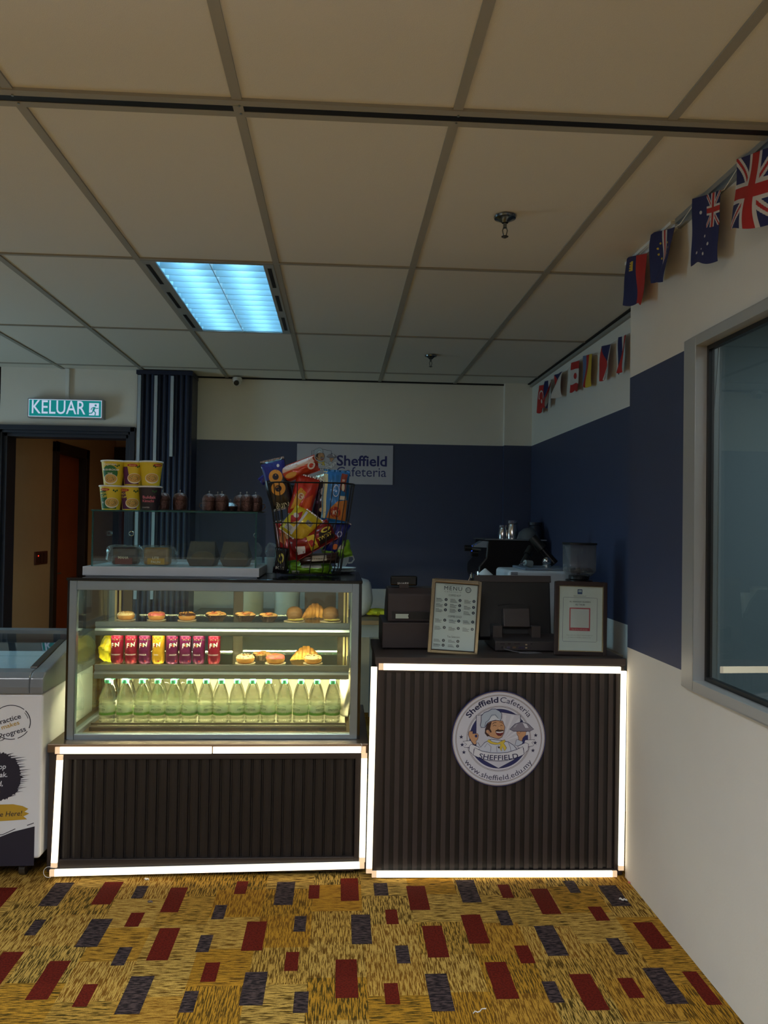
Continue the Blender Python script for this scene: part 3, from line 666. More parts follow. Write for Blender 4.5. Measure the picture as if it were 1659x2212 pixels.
def troffer(x0, x1, y0, y1, name, label, strength):
    f = thing(name, label, 'ceiling light', ((x0+x1)/2, (y0+y1)/2, ZC))
    hs = mat('lamp_body_metal', (170, 176, 178), .45, .4); m = MB()
    ix0, ix1 = x0+.062, x1-.045
    m.box(x0, ix0, y0, y1, ZC-.002, ZC+.004); m.box(ix1, x1, y0, y1, ZC-.002, ZC+.004); m.box(ix0, ix1, y0, y0+.012, ZC-.002, ZC+.004); m.box(ix0, ix1, y1-.012, y1, ZC-.002, ZC+.004)
    m.build('housing', hs, f)
    for xa, xb in ((x0+.012, x0+.030), (x1-.030, x1-.012)):
        for k in range(3): a = y0+.05+k*(y1-y0)/3; MB().box(xa, xb, a, a+.28, ZC-.0032, ZC-.0022).build('air_slot', mat('black_slot', (9, 11, 20), .5), f, label='black air slot in the lamp edge')
    m = MB(); D = .075
    refl = mat('lamp_reflector', (150, 178, 190), .5, .0)
    m.box(ix0, ix1, y0+.012, y1-.012, ZC+.085, ZC+.09); m.box(ix0-.002, ix0, y0+.012, y1-.012, ZC, ZC+.09); m.box(ix1, ix1+.002, y0+.012, y1-.012, ZC, ZC+.09)
    m.box(ix0, ix1, y0+.010, y0+.012, ZC, ZC+.09); m.box(ix0, ix1, y1-.012, y1-.010, ZC, ZC+.09)
    m.build('reflector', refl, f)
    m = MB(); nb = 13; xm = (ix0+ix1)/2
    for k in range(1, nb):
        y = y0+.012+(y1-y0-.024)*k/nb; m.box(ix0, ix1, y-.0015, y+.0015, ZC+.001, ZC+.05)
    lo = m.build('louvre', refl, f, label='bright blue-white louvre blades')
    m = MB(); m.box(xm-.0015, xm+.0015, y0+.012, y1-.012, ZC-.001, ZC+.05); m.build('louvre_spine', hs, f)
    for x in ((ix0+xm)/2, (ix1+xm)/2): MB().cyl((x, y0+.03, ZC+.066), (x, y1-.03, ZC+.066), .013, n=10).build('tube', glow('fluorescent_tube', (.40, .78, 1.0), strength), f, label='glowing fluorescent tube')
    return f
troffer(-.881, -.305, 3.403, 4.632, 'ceiling_light', 'lit square ceiling lamp with blue-white louvres', TUBE)
def sprinkler(x, y, label, s=1.15):
    f = thing('fire_sprinkler', label, 'sprinkler', (x, y, ZC), 'fire sprinklers in the ceiling')
    MB().lathe([(.0, 0), (.036*s, 0), (.034*s, -.006), (.022*s, -.011), (.012*s, -.02), (.010*s, -.022)], (x, y, ZC), 24).build('escutcheon', mat('tarnished_chrome', (120, 128, 130), .2, .95), f, smooth=True)
    m = MB(); z = ZC-.02
    m.cyl((x, y, z), (x, y, z-.02), .007, n=12)
    for sg in (-1, 1): m.tube([(x+sg*.004, y, z-.015), (x+sg*.009, y, z-.03), (x+sg*.005, y, z-.046), (x, y, z-.052)], .0022, 6)
    m.build('frame', mat('tarnished_chrome', (120, 128, 130), .2, .95), f, smooth=True)
    m = MB(); m.lathe([(0, -.003), (.006, -.003), (.007, 0), (.013, .001), (.013, .0025), (0, .003)], (x, y, ZC-.074), 18); m.build('deflector', darksteel, f)
sprinkler(.592, 2.79, 'nearer chrome fire sprinkler hanging under a big ceiling tile'); sprinkler(.598, 5.13, 'small far fire sprinkler near the back wall')
q = spot(511, 820, 6.02)
cv = thing('security_camera', 'small white dome security camera at top of back wall', 'security camera', (q.x, 6.05, ZC))
MB().lathe([(0, -.0), (.032, -.001), (.038, -.01), (.038, -.028), (.036, -.032)], (q.x, 6.055, ZC-.006), 24).build('base', white_pl, cv, smooth=True)
MB().ball((q.x, 6.05, ZC-.044), .032, 20, 12).build('dome', white_pl, cv, smooth=True)
MB().cyl((q.x, 6.03, ZC-.05), (q.x, 6.009, ZC-.058), .02, n=20).build('lens', gloss_black, cv)
# switch plate in the corridor
q = spot(88, 1203, 6.68); sw_ = thing('light_switch', 'dark red switch panel with glowing lamp on the beige corridor wall', 'switch', (-2.5, 6.68, 1.11))
MB().box(-2.5, -2.49, 6.535, 6.81, 1.105, 1.215).build('plate', mat('dark_red_plate', (92, 44, 36), .35), sw_, bevel=.003)
for k in range(3): MB().box(-2.49, -2.486, 6.555+.08*k, 6.625+.08*k, 1.118, 1.202).build('rocker', mat('dark_red_rocker', (70, 34, 30), .3), sw_)
MB().cyl((-2.486, 6.59, 1.18), (-2.483, 6.59, 1.18), .006, n=10).build('pilot_lamp', glow('red_pilot', (1, .05, .02), 1.2), sw_)

# ------------------------------------------------------------------ flags
RD, WH, BL, YL, GN, BK, SKY = 0, 1, 2, 3, 4, 5, 6
FM = [mat('flag_red', (176, 34, 30), .7), mat('flag_white', (205, 200, 196), .7), mat('flag_blue', (28, 34, 88), .7), mat('flag_yellow', (200, 170, 50), .7), mat('flag_green', (40, 100, 60), .7), mat('flag_black', (20, 20, 24), .7), mat('flag_sky', (90, 110, 150), .7)]
def union(s, t):      # s along the fly 0..1, t across 0..1
    x, y = (s-.5)*2, (t-.5)
    if abs(x) < .16 or abs(y) < .09: return RD
    if abs(x) < .27 or abs(y) < .16: return WH
    d = abs(abs(y)*2-abs(x))
    return RD if d < .07 else WH if d < .2 else BL
def star(s, t, pts, r): return any((s-a)**2*2.6+(t-b)**2 < (r*k)**2 for a, b, k in pts)
def f_liech(s, t): return YL if (.10 < s < .30 and .62 < t < .78 and (int(s*60) % 3 or t < .72)) else (BL if t > .5 else RD)
def f_cape(s, t):
    if .40 < t < .46 or .52 < t < .58: return WH
    if .46 <= t <= .52: return RD
    return YL if any((s-.42-.2*math.cos(k*.63))**2*2+(t-.5-.26*math.sin(k*.63))**2 < .0011 for k in range(10)) else BL
def f_aus(s, t):
    if s < .5 and t < .5: return union(s*2, t*2)
    return WH if star(s, t, ((.25, .72, 1.3), (.62, .5, 1), (.72, .3, 1), (.86, .42, 1), (.84, .78, 1), (.8, .55, .6)), .035) else BL
def f_uk(s, t): return union(s, t)
def f_canada(s, t): return RD if (s < .25 or s > .75 or ((s-.5)**2*1.5+(t-.5)**2*.6 < .018)) else WH
def tri(a, b, c): return lambda s, t: a if t < .33 else b if t < .67 else c
def f_croat(s, t): return WH if (.35 < s < .6 and .35 < t < .65) and (int(s*24)+int(t*14)) % 2 else (RD if t < .36 else WH if t < .64 else BL)
def f_czech(s, t): return BL if s < .5*(1-abs(t-.5)*2) else (WH if t < .5 else RD)
def f_tur(s, t): return WH if (.05 < (s-.4)**2*2+(t-.5)**2 < .09 and s < .5) or (s-.6)**2+(t-.5)**2 < .006 else RD
def flag(xw, ya, yb, za, zb, zbot, fn, label, ph, amp=.02, grp='string of flags on the right wall', mirror=False, twist=0):
    H = min(za, zb)-zbot
    def P(u, v):   # u across the hanging width (near->far), v down
        y = ya+(yb-ya)*u+.35*twist*v*(ya-yb)*(u-.5); z = za+(zb-za)*u-H*v
        x = xw-.012-amp*(math.sin(u*5+ph+v*2.2)*.5+.5)*(.25+v)-.004
        return Vector((x, y+.012*math.sin(v*6+ph)*v, z-.006*math.sin(u*7+ph)*v))
    m = MB(); m.grid(P, 96, 128, lambda u, v: fn(v, 1-u if not mirror else u))
    o = m.build('flag', FM, None, smooth=True, solid=.0008)
    tag(o, label, 'flag', grp); return o
# near string: plane just off the wall
flag(WX-.02, 3.19, 2.985, 2.628, 2.574, 2.372, f_liech, 'blue and red flag with small yellow crown at the wall corner', 0.3)
flag(WX-.02, 2.92, 2.715, 2.630, 2.575, 2.385, f_cape, 'navy flag with red and white bands and yellow stars, on the near wall', 1.6, .04, twist=.3)
flag(WX-.02, 2.585, 2.385, 2.622, 2.566, 2.340, f_aus, 'dark blue flag with white stars and a small crossed canton', 2.4, .016, twist=-.1)
flag(WX-.02, 2.29, 2.05, 2.620, 2.548, 2.325, f_uk, 'large red, white and blue crossed flag nearest the camera', 4.0, .03, twist=-.2)
RX = 1.525
G2 = 'flags on the recess wall'
flag(RX-.012, 5.74, 5.60, 2.55, 2.53, 2.325, f_tur, 'red flag with white crescent, leftmost by the back corner', .2, .02, G2)
flag(RX-.012, 5.54, 5.36, 2.545, 2.53, 2.335, tri(RD, WH, BL), 'twisted red, white and blue flag second from the back corner', 1.9, .06, G2, twist=.9)
flag(RX-.012, 5.32, 5.10, 2.55, 2.53, 2.36, f_czech, 'red and white flag with blue wedge, third from the back corner', 3.2, .05, G2, twist=.6)
flag(RX-.012, 4.94, 4.77, 2.555, 2.535, 2.345, f_canada, 'red and white maple leaf flag on the recess wall', .8, .01, G2)
flag(RX-.012, 4.69, 4.51, 2.545, 2.52, 2.325, tri(YL, RD, SKY), 'flag with slate, red and yellow upright stripes beside the maple leaf flag', 2.9, .02, G2)
flag(RX-.012, 4.34, 4.20, 2.525, 2.505, 2.31, f_czech, 'blue and red flag second from the wall edge', 1.1, .03, G2)
flag(RX-.012, 4.075, 3.965, 2.512, 2.50, 2.305, f_croat, 'striped red and blue flag nearest the wall edge', 2.2, .03, G2)
for nm, pts, lb in (('a', [(WX-.022, 3.23, 2.640), (WX-.03, 2.95, 2.634), (WX-.03, 2.70, 2.58), (WX-.03, 2.6, 2.612), (WX-.03, 2.38, 2.566), (WX-.03, 2.29, 2.60), (WX-.03, 2.0, 2.52)], 'thin white cord holding the near flags'),
                    ('b', [(RX-.02, 5.9, 2.56), (RX-.02, 5.5, 2.545), (RX-.02, 5.08, 2.535), (RX-.02, 4.95, 2.555), (RX-.02, 4.72, 2.545), (RX-.02, 4.45, 2.505), (RX-.02, 4.3, 2.52), (RX-.02, 4.1, 2.515), (RX-.02, 3.7, 2.49)], 'thin white cord holding the flags on the recess wall')):
    tag(MB().tube([(a, b, min(c, 2.605)) for a, b, c in pts], .0014, 5).build('bunting_line', white_pl), lb, 'cord')

# ------------------------------------------------------------------ inside the display case: water bottles
ORD = ['leftmost', 'second', 'third', 'fourth', 'fifth', 'sixth', 'seventh', 'eighth', 'ninth', 'tenth', 'eleventh', 'twelfth', 'thirteenth', 'fourteenth', 'rightmost']
def nth(k, n): return 'leftmost' if k == 0 else 'rightmost' if k == n-1 else ORD[k]
WATER = water('bottled_water')
capm = mat('sea_green_cap', (70, 190, 140), .45, var=.03); whitecap = mat('cream_cap', (232, 214, 190), .5, var=.03)
labm = glass('clear_label_film', (.92, .97, .84), haze=.30, hazecol=(.86, .90, .66)); lgreen = mat('leaf_green_print', (70, 130, 40), .6, var=.2, scale=80); ltext = mat('dark_label_print', (60, 70, 56), .6)
def bottle_proto(name, cap, green=True):
    t = thing(name, 'x', 'water bottle', (0, 0, 0))
    MB().lathe([(0, .0), (.028, .0), (.033, .005), (.034, .02), (.0325, .028), (.034, .036), (.034, .094), (.0325, .100), (.034, .106), (.0335, .118), (.030, .135), (.0245, .155), (.018, .172), (.0135, .184), (.0125, .190), (0, .190)], (0, 0, 0), 28).build('body', WATER, t, smooth=True)
    m = MB(); m.lathe([(.0345, .040), (.0347, .041), (.0347, .090), (.0345, .091)], (0, 0, 0), 28, 0)
    nn = 56
    m.lathe([(.0349, .043), (.0349, .053)], (0, 0, 0), nn, 1, fold=None)
    for k in range(nn): a = 2*PI*k/nn; h = .004+.007*abs(noise.noise((k*.7, 2.1, 0))); m.add([(.0349*math.cos(a), .0349*math.sin(a), .053), (.0349*math.cos(a+.1), .0349*math.sin(a+.1), .053), (.0349*math.cos(a+.05), .0349*math.sin(a+.05), .053+h)], [(0, 1, 2)], 1)
    m.build('label_band', [labm, lgreen], t, smooth=True, label='clear label with green leaf border')
    if green:
        A = Art(curl(.0351)); A.text('SPRITZER', 0, .066, .0125, ltext, 1, bold=.01, width=.046); A.stroke([(-.024, .081), (-.01, .086), (.01, .086), (.024, .081)], .0012, ltext, 1); A.stroke([(-.018, .060), (.018, .060)], .001, ltext, 1); A.make('lettering', t, False)
    c = MB(); c.lathe([(0, .190), (.0135, .190), (.0140, .194), (.0140, .205), (.0128, .208), (0, .208)], (0, 0, 0), 24); c.build('cap', cap, t, smooth=True)
    return t
bp_ = bottle_proto('water_bottle', capm); bp_.scale = (1.03, 1.03, .935); first = True
G_ = 'green-capped water bottles on the bottom deck'
fx = [232.6, 269.7, 307, 340.9, 375.3, 410, 445, 478.4, 512, 545.7, 579.8, 614.5, 650, 684.6, 718]
for row, (yy, dx) in enumerate(((3.565, 0), (3.655, .0))):
    xs = fx if row == 0 else [242.5, 277, 312.8, 345, 380, 411.6, 445, 476, 513, 546, 579, 615.6, 650.5, 683.5, 719.8]
    for k, x in enumerate(xs):
        p = spot(x, 1500, yy); lb = '%s green-capped water bottle of the %s row' % (nth(k, 15), ('front', 'second')[row])
        loc = (p.x, yy+R.uniform(-.004, .004), DZ+.0005); rz = R.uniform(-.9, .9)
        if first: bp_.location = loc; bp_.rotation_euler = (0, 0, rz); bp_['label'] = lb; bp_['group'] = G_; first = False
        else: dup(bp_, loc, lb, rz)
p = spot(594, 1500, 3.745); dup(bp_, (p.x, 3.745, DZ+.0005), 'lone green-capped water bottle standing behind the second row', .3)
bw = bottle_proto('water_bottle', whitecap, False); bw.scale = (1, 1, 1.0); G_ = 'pale-capped bottles at the back of the deck'; first = True
for k, x in enumerate((303, 337, 363, 400)):
    p = spot(x, 1480, 3.80); lb = '%s of four pale-capped bottles at the back left of the deck' % ('leftmost', 'second', 'third', 'rightmost')[k]
    if first: bw.location = (p.x, 3.78, DZ+.0005); bw['label'] = lb; bw['group'] = G_; first = False
    else: dup(bw, (p.x, 3.78, DZ+.0005), lb, k)
# drink cans on the middle shelf
SZ_M, SZ_T = .830, 1.024
def can(x, colour, word, label, group, rot, y=3.625):
    t = thing('drink_can', label, 'can', (x, y, SZ_M+.0005), group)
    c = mat('can_'+colour[0], colour[1], .3, .35, var=.12, scale=60)
    MB().lathe([(0, .004), (.020, .002), (.0235, 0), (.0265, .007), (.0285, .014), (.0285, .124), (.0265, .132), (.0240, .136)], (0, 0, 0), 28).build('body', c, t, False, smooth=True)
    MB().lathe([(.0240, .136), (.0248, .138), (.0240, .1395), (.0225, .1365), (0, .1360)], (0, 0, 0), 28).build('lid', mat('pink_lid' if colour[0] != 'yellow' else 'gold_lid', (236, 120, 150) if colour[0] != 'yellow' else (226, 196, 80), .3, .4), t, False, smooth=True)
    A = Art(curl(.0287)); A.slice = .004; g = mat('can_green', (70, 150, 70), .5); wh = mat('can_white', (226, 214, 214), .5); rd = mat('can_red', (170, 30, 40), .5)
    x0 = rot
    A.stroke([(x0-.020, .066), (x0+.016, .076), (x0+.022, .104), (x0-.014, .094)], .0014, wh, 1, True); A.ell(x0+.001, .085, .0075, .009, g, 2, 20)
    A.text('F', x0-.010, .074, .026, wh, 3, bold=.03, shear=.2, rot=.2); A.text('&', x0+.0, .078, .018, rd, 3, bold=.02, rot=.2); A.text('N', x0+.0115, .079, .024, wh, 3, bold=.03, shear=.2, rot=.2)
    A.text(word, x0, .038, .008, wh, 2, bold=.01); A.ell(x0+.012, .012, .004, .004, rd if colour[0] != 'yellow' else (180, 40, 40), 2, 16)
    for k in range(5): A.ell(x0-.018+.009*k, .118-.006*(k % 2), .0035, .0035, (206, 60, 90) if colour[0] != 'yellow' else (190, 50, 30), 1, 12); A.ell(x0-.014+.012*k, .109, .0028, .0018, g, 2, 10)
    A.make('printed_artwork', t, False)
PU, PK, YE = ('purple', (96, 22, 76)), ('raspberry', (130, 18, 52)), ('yellow', (206, 158, 42))
for k, (x, c_, wd_, desc, ro) in enumerate(((251.5, PK, 'STRAWBERRY', 'leftmost raspberry red drink can', -.004), (282, PK, 'STRAWBERRY', 'second drink can from the left, raspberry red', .003), (311.5, PU, 'ANGGUR', 'purple drink can left of the yellow one', -.004),
      (341, YE, 'OREN', 'the only yellow drink can', -.006), (370.5, PU, 'ANGGUR', 'purple drink can right of the yellow one', .010), (399.5, PU, 'ANGGUR', 'middle of three purple drink cans right of the yellow one', .008), (428.5, PU, 'ANGGUR', 'purple drink can third to the right of the yellow one', -.006), (461.5, PK, 'STRAWBERRY', 'rightmost raspberry red drink can standing slightly apart', 0))):
    can(spot(x, 1400, 3.61).x, c_, wd_, desc, 'drink cans on the middle shelf', ro)
# pastries
dough = mat('golden_dough', (196, 138, 66), .6, var=.25, scale=50, bump=.3); dough_d = mat('baked_brown_crust', (150, 88, 36), .5, var=.3, scale=40, bump=.3)
papm = mat('greaseproof_paper', (232, 216, 184), .7)
def doily(t, x, y, z, r): MB().lathe([(0, 0), (r*.8, .0005), (r, .003), (r, .0042), (r*.8, .0018), (0, .0015)], (x, y, z), 28, fold=lambda a, j: 1+.03*math.sin(a*11)).build('paper', papm, t, label='white paper under the pastry')
def donut(px, yb, y, z, ic, label, nut=None, paper=True, s=1.0):
    x = spot(px, yb, y).x; t = thing('donut', label, 'donut', (x, y, z), 'donuts in the display case')
    if paper: doily(t, x, y, z, .043*s)
    z += .004 if paper else .0005
    MB().lathe([(.010*s, .018*s)]+[((.0235+.0155*math.cos(a))*s, (.017+.0165*math.sin(a))*s) for a in [PI-k*2*PI/14 for k in range(15)]], (x, y, z), 28).build('ring', dough, t, smooth=True)
    MB().lathe([((.0235+.0163*math.cos(a))*s, (.0172+.0175*math.sin(a))*s) for a in [PI-.25-k*(PI-.5)/8 for k in range(9)]], (x, y, z), 32, fold=lambda a, j: 1+(.035*math.sin(a*5+px) if j in (0, 8) else 0)).build('icing', ic, t, smooth=True)
    if nut:
        m = MB()
        for k in range(60):
            a = R.uniform(0, 6.28); rr = R.uniform(.010, .038)*s; hz = z+(.0172+.0175*math.sqrt(max(0, 1-((rr/s-.0235)/.0163)**2)))*s
            m.ball((x+rr*math.cos(a), y+rr*math.sin(a), hz+.0004), .0022, 6, 4, sc=(R.uniform(.7, 2), .8, .6))
        o = m.build('topping', nut, t, label='scattered chopped topping'); o['kind'] = 'stuff'
cream = mat('cream_icing', (222, 200, 150), .35, var=.1, scale=70); pink = mat('pink_icing', (214, 104, 104), .35, var=.1); choc = mat('chocolate_icing', (66, 34, 18), .3, var=.1)
nutm = mat('toasted_nut', (206, 150, 74), .6, var=.3, scale=90); darknut = mat('cocoa_crumb', (110, 62, 34), .6, var=.3, scale=90)
donut(272, 1335, 3.63, SZ_T, cream, 'cream-topped donut at the left end of the top shelf', nutm); donut(338, 1335, 3.63, SZ_T, pink, 'pink-iced donut with nut crumbs on the top shelf', nutm)
donut(404, 1335, 3.63, SZ_T, choc, 'chocolate-iced donut, third from the left on the top shelf', nutm)
donut(530, 1425, 3.62, SZ_M, cream, 'nut-sprinkled donut on the middle shelf right of the cans', darknut, s=1.08); donut(595, 1425, 3.62, SZ_M, pink, 'pink-iced donut on the middle shelf', nutm, s=1.12)
donut(676, 1425, 3.62, SZ_M, cream, 'nut-sprinkled donut in front of the big croissant', darknut, s=1.05)
def croissant(px, yb, y, z, w, h, label, rot=0, stand=False, papr=True, crust=dough, tilt=0):
    x = spot(px, yb, y).x; t = thing('croissant', label, 'croissant', (x, y, z), 'croissants in the display case')
    if papr: doily(t, x, y, z, w*.52); z += .002
    def P(u, v):
        a = 2*PI*u; s = v*2-1; env = max(.02, (1-abs(s)**1.7))**.85; fr = (abs(s)*4.2) % 1; r_ = h*.5*env*(.90+.20*fr**.7)
        cx = s*w*.5*(1 if not stand else .8); cy = .45*w*s*s
        return Vector((cx+.02*h*math.sin(a*3), -cy*.5+r_*math.cos(a)*1.05, r_*math.sin(a)+h*.5*env*.96))
    m = MB(); m.grid(P, 24, 56, M=Matrix.Translation((x, y, z))@Matrix.Rotation(rot, 4, 'Z')@Matrix.Rotation(tilt, 4, 'Y'))
    m.build('crust', crust, t, smooth=True)
    if crust is not dough or stand:
        m = MB(); m.ball((x, y-.0, z+h*.30), w*.34, 16, 8, sc=(1.15, .8, .16), warp=lambda p: 1+.12*noise.noise(p*90)); m.build('filling', mat('salad_filling', (190, 176, 90), .6, var=.4, scale=90), t, label='pale green filling')
dk = mat('sesame_brown_crust', (126, 92, 50), .55, var=.35, scale=60, bump=.3)
croissant(681, 1320, 3.80, SZ_T, .135, .072, 'golden croissant behind two brown rolls on the top shelf', .15, papr=False)
def roll(px, label):
    x = spot(px, 1340, 3.63).x; t = thing('layered_roll', label, 'pastry', (x, 3.63, SZ_T), 'striped brown rolls on the top shelf')
    doily(t, x, 3.632, SZ_T, .05)
    m = MB(); 
    m.ball((0, 0, 0), .036, 26, 26, sc=(1.0, 1.1, .92), warp=lambda p: 1+.075*abs(math.sin((math.sqrt(p.x**2+(p.z+.03)**2))*190))**.7)
    for i in range(len(m.v)): m.v[i] = m.v[i]+Vector((x, 3.63, SZ_T+.002+.0345))
    m.build('crust', dk, t, smooth=True, label='dark ridged crust'); m = MB(); m.ball((x+.006, 3.625, SZ_T+.012), .034, 16, 8, sc=(1.15, 1.0, .2), warp=lambda p: 1+.15*noise.noise(p*120)); m.build('filling', mat('salad_filling', (190, 176, 90), .6, var=.4, scale=90), t)
roll(636, 'striped brown roll on paper, left one on the top shelf'); roll(714, 'striped brown roll on paper, right end of the top shelf')
croissant(662, 1405, 3.74, SZ_M, .150, .066, 'big golden croissant at the right of the middle shelf', 0, papr=False)
def tart(px, y, z, yb, label, s=1.0, case=True):
    x = spot(px, yb, y).x; t = thing('fruit_tart', label, 'pastry', (x, y, z), 'topped tarts in the display case')
    MB().lathe([(0, .0005), (.024*s, .0005), (.036*s, .020*s), (.040*s, .024*s), (.038*s, .024*s), (.024*s, .004), (0, .004)], (x, y, z), 48, fold=lambda a, j: 1+(.045*math.sin(a*16) if j in (2, 3, 4) else 0)).build('paper_case', mat('dark_paper_case', (52, 34, 26), .6, var=.3, scale=80), t, label='dark fluted paper case')
    m = MB()
    for k in range(9):
        a = k*.7; rr = .024*s*(1 if k < 7 else .3)
        m.ball((x+rr*math.cos(a), y+rr*math.sin(a), z+.022*s+.004*(k % 3)), .012*s, 10, 6, sc=(1.2, .9, .55), warp=lambda p: 1+.2*noise.noise(p*150+Vector((k, 0, 0))))
    m.build('topping', mat('peach_slice', (222, 172, 104), .4, var=.3, scale=60), t, smooth=True, label='pale sliced topping')
    m = MB()
    for k in range(22): a = R.uniform(0, 6.28); rr = R.uniform(0, .03)*s; m.ball((x+rr*math.cos(a), y+rr*math.sin(a), z+.031*s+R.uniform(-.003, .003)), .0032, 6, 4, sc=(1.8, 1, .7))
    o = m.build('crumble', mat('orange_crumb', (216, 116, 60), .5, var=.3, scale=60), t); o['kind'] = 'stuff'
tart(467, 3.63, SZ_T, 1335, 'leftmost of the three topped tarts in dark cases', 1.25); tart(530, 3.63, SZ_T, 1335, 'middle one of the three topped tarts', 1.25); tart(580, 3.63, SZ_T, 1335, 'rightmost of three topped tarts, near the striped roll', 1.12)
tart(566, 3.71, SZ_M, 1410, 'orange-topped tart behind the two donuts on the middle shelf', 1.15)

# crumpled bags
def crumple(name, label, cat, c, size, m_, seed, sc2=9, mats2=None):
    mb = MB(); sd = Vector((seed*3.1, seed*1.7, 0))
    mb.ball((0, 0, 0), 1, 36, 24, sc=size, warp=lambda p: 1+.22*noise.noise(p*sc2/ max(size)*.3+sd)+.10*abs(noise.noise(p*sc2/max(size)+sd)))
    for i, p in enumerate(mb.v): mb.v[i] = p+Vector(c)
    zmin = min(p.z for p in mb.v)
    for i, p in enumerate(mb.v): mb.v[i] = Vector((p.x, p.y, max(p.z, zmin+size[2]*.18)))
    return tag(mb.build(name, m_, smooth=True, angle=28), label, cat)
p = spot(240, 1410, 3.66); q = spot(195, 1410, 3.72)
yb_ = mat('yellow_plastic', (228, 204, 40), .35, var=.15, scale=20, bump=.4)
o = crumple('plastic_bag', 'crumpled yellow plastic bag at the left end of the middle shelf', 'bag', (-1.050, 3.68, SZ_M+.055), (.050, .06, .058), yb_, 2); 
wb = mat('white_translucent_bag', (222, 214, 190), .4, var=.05, bump=.4); 
m = MB(); px_ = spot(738, 1500, 3.66).x
def bag(u, v):
    a = 2*PI*u; z = DZ+.002+.21*(1-v); wv = .022+.020*(1-v)**1.5*(1 if v > .02 else .5)
    return Vector((px_+.018+wv*math.cos(a)*(1+.25*math.sin(3*a+v*6)), 3.70+wv*1.6*math.sin(a)*(1+.2*math.sin(2*a+v*9)), z-.02*math.sin(a*2)*(1-v)))
m.grid(bag, 40, 24); tag(m.build('plastic_bag', wb, smooth=True, solid=.0008), 'draped white plastic bag at the right end beside the last water bottle', 'bag')

# ------------------------------------------------------------------ on top of the case: small glass cabinet
TZ = Z1; gx0, gx1, gy0, gy1 = -1.106, -.345, 3.43, 3.93
gc = thing('glass_cabinet', 'small clear glass cabinet with white base on top of the display case', 'cabinet', (-.72, 3.68, TZ))
MB().box(gx0, gx1, gy0, gy1, TZ+.004, TZ+.043).build('base', mat('white_cabinet_base', (196, 204, 214), .4), gc, bevel=.002)
MB().box(gx0+.01, gx1-.01, gy0+.01, gy1-.01, TZ+.0005, TZ+.0045).build('plinth', alu, gc)
gA, gB, gT = gx0+.028, gx1+.012-.03, TZ+.285
edge = glass('green_glass_edge', (.45, .72, .70), 1.5, haze=.25, hazecol=(.12, .3, .3))
for nm, bx in (('front_pane', (gA, gB, gy0+.03, gy0+.034, TZ+.043, gT)), ('side_pane', (gA, gA+.004, gy0+.034, gy1-.02, TZ+.043, gT)), ('side_pane', (gB-.004, gB, gy0+.034, gy1-.02, TZ+.043, gT)), ('top_pane', (gA-.004, gB+.004, gy0+.026, gy1-.01, gT, gT+.005))):
    MB().box(*bx).build(nm, pane, gc)
for x in (gA, gB-.004): MB().box(x-.0012, x+.0052, gy0+.0285, gy0+.0345, TZ+.043, gT).build('glass_edge', edge, gc, label='dark green glass edge')
m = MB(); m.box(gA-.005, gB+.005, gy0+.0245, gy0+.027, gT-.001, gT+.006); m.build('glass_edge', edge, gc, label='dark green glass edge')
xm_ = (gA+gB)/2
for k, (a, b) in enumerate(((gA+.004, xm_+.03), (xm_-.03, gB-.004))):
    y_ = gy1-.036+.01*k; dd = MB().box(a, b, y_, y_+.004, TZ+.055, gT-.004).build('sliding_door', pane, gc)
    kx = spot(284 if k == 0 else 553, 1163, y_).x
    m = MB(); m.tube([(kx+.011*math.cos(2*PI*j/18), y_-.003, TZ+.181+.011*math.sin(2*PI*j/18)) for j in range(18)], .0022, 6, True); m.build('finger_ring', chrome, dd, smooth=True)
m = MB(); m.box(gA+.004, gB-.004, gy1-.040, gy1-.02, TZ+.043, TZ+.056); m.build('door_track', alu, gc)
GZ = TZ+.0435; GT = gT+.0055
def wrapped(px, y, w, label, dark, words, fill):
    x = spot(px, 1200, y).x; t = thing('wrapped_bun', label, 'bread', (x, y, GZ))
    m = MB(); m.box(-w/2, w/2, -.03, .03, .004, .082); mm = Matrix.Translation((x, y, GZ))
    for i, p_ in enumerate(m.v): m.v[i] = mm@p_
    m.build('bread', fill, t, bevel=.012, seg=4)
    m = MB()
    def P(u, v):
        a = 2*PI*u; s = v*2-1; k = max(0, 1-abs(s)**7); e = .018+.03*k
        return Vector((x+s*(w/2+.028)+.004*math.sin(a*3), y+(.036*k+.003)*math.cos(a)*(1+.08*math.sin(9*a+7*v)), GZ+.046+.012*(1-k)*math.sin(5*u*6)+(.044*k+.018*(1-k))*math.sin(a)*(1+.06*math.sin(7*a+11*v))))
    m.grid(P, 32, 26); m.build('wrapper', glass('crinkly_wrapper', (.92, .94, .94), 1.6, .08, haze=.10), t, smooth=True, label='clear crinkled wrapper')
    A = Art(front(x, GZ, y-.0415, 1)); A.rect(-w*.32, .006, w*.34, .034, dark, 0)
    for k, wd2 in enumerate(words): A.text(wd2, 0, .030-.018*k, .016, (224, 210, 180), 1, bold=.02)
    A.make('printed_label', t)
wrapped(272, 3.56, .115, 'dark-wrapped bun with red print, left one in the glass cabinet', (110, 30, 26), ('MAHA',), mat('dark_bun', (60, 34, 30), .5, var=.3))
wrapped(341, 3.56, .115, 'yellow-wrapped bun beside the dark one in the glass cabinet', (190, 140, 30), ('LITE', 'PAUN'), mat('olive_bun', (150, 110, 60), .5, var=.3, scale=40))
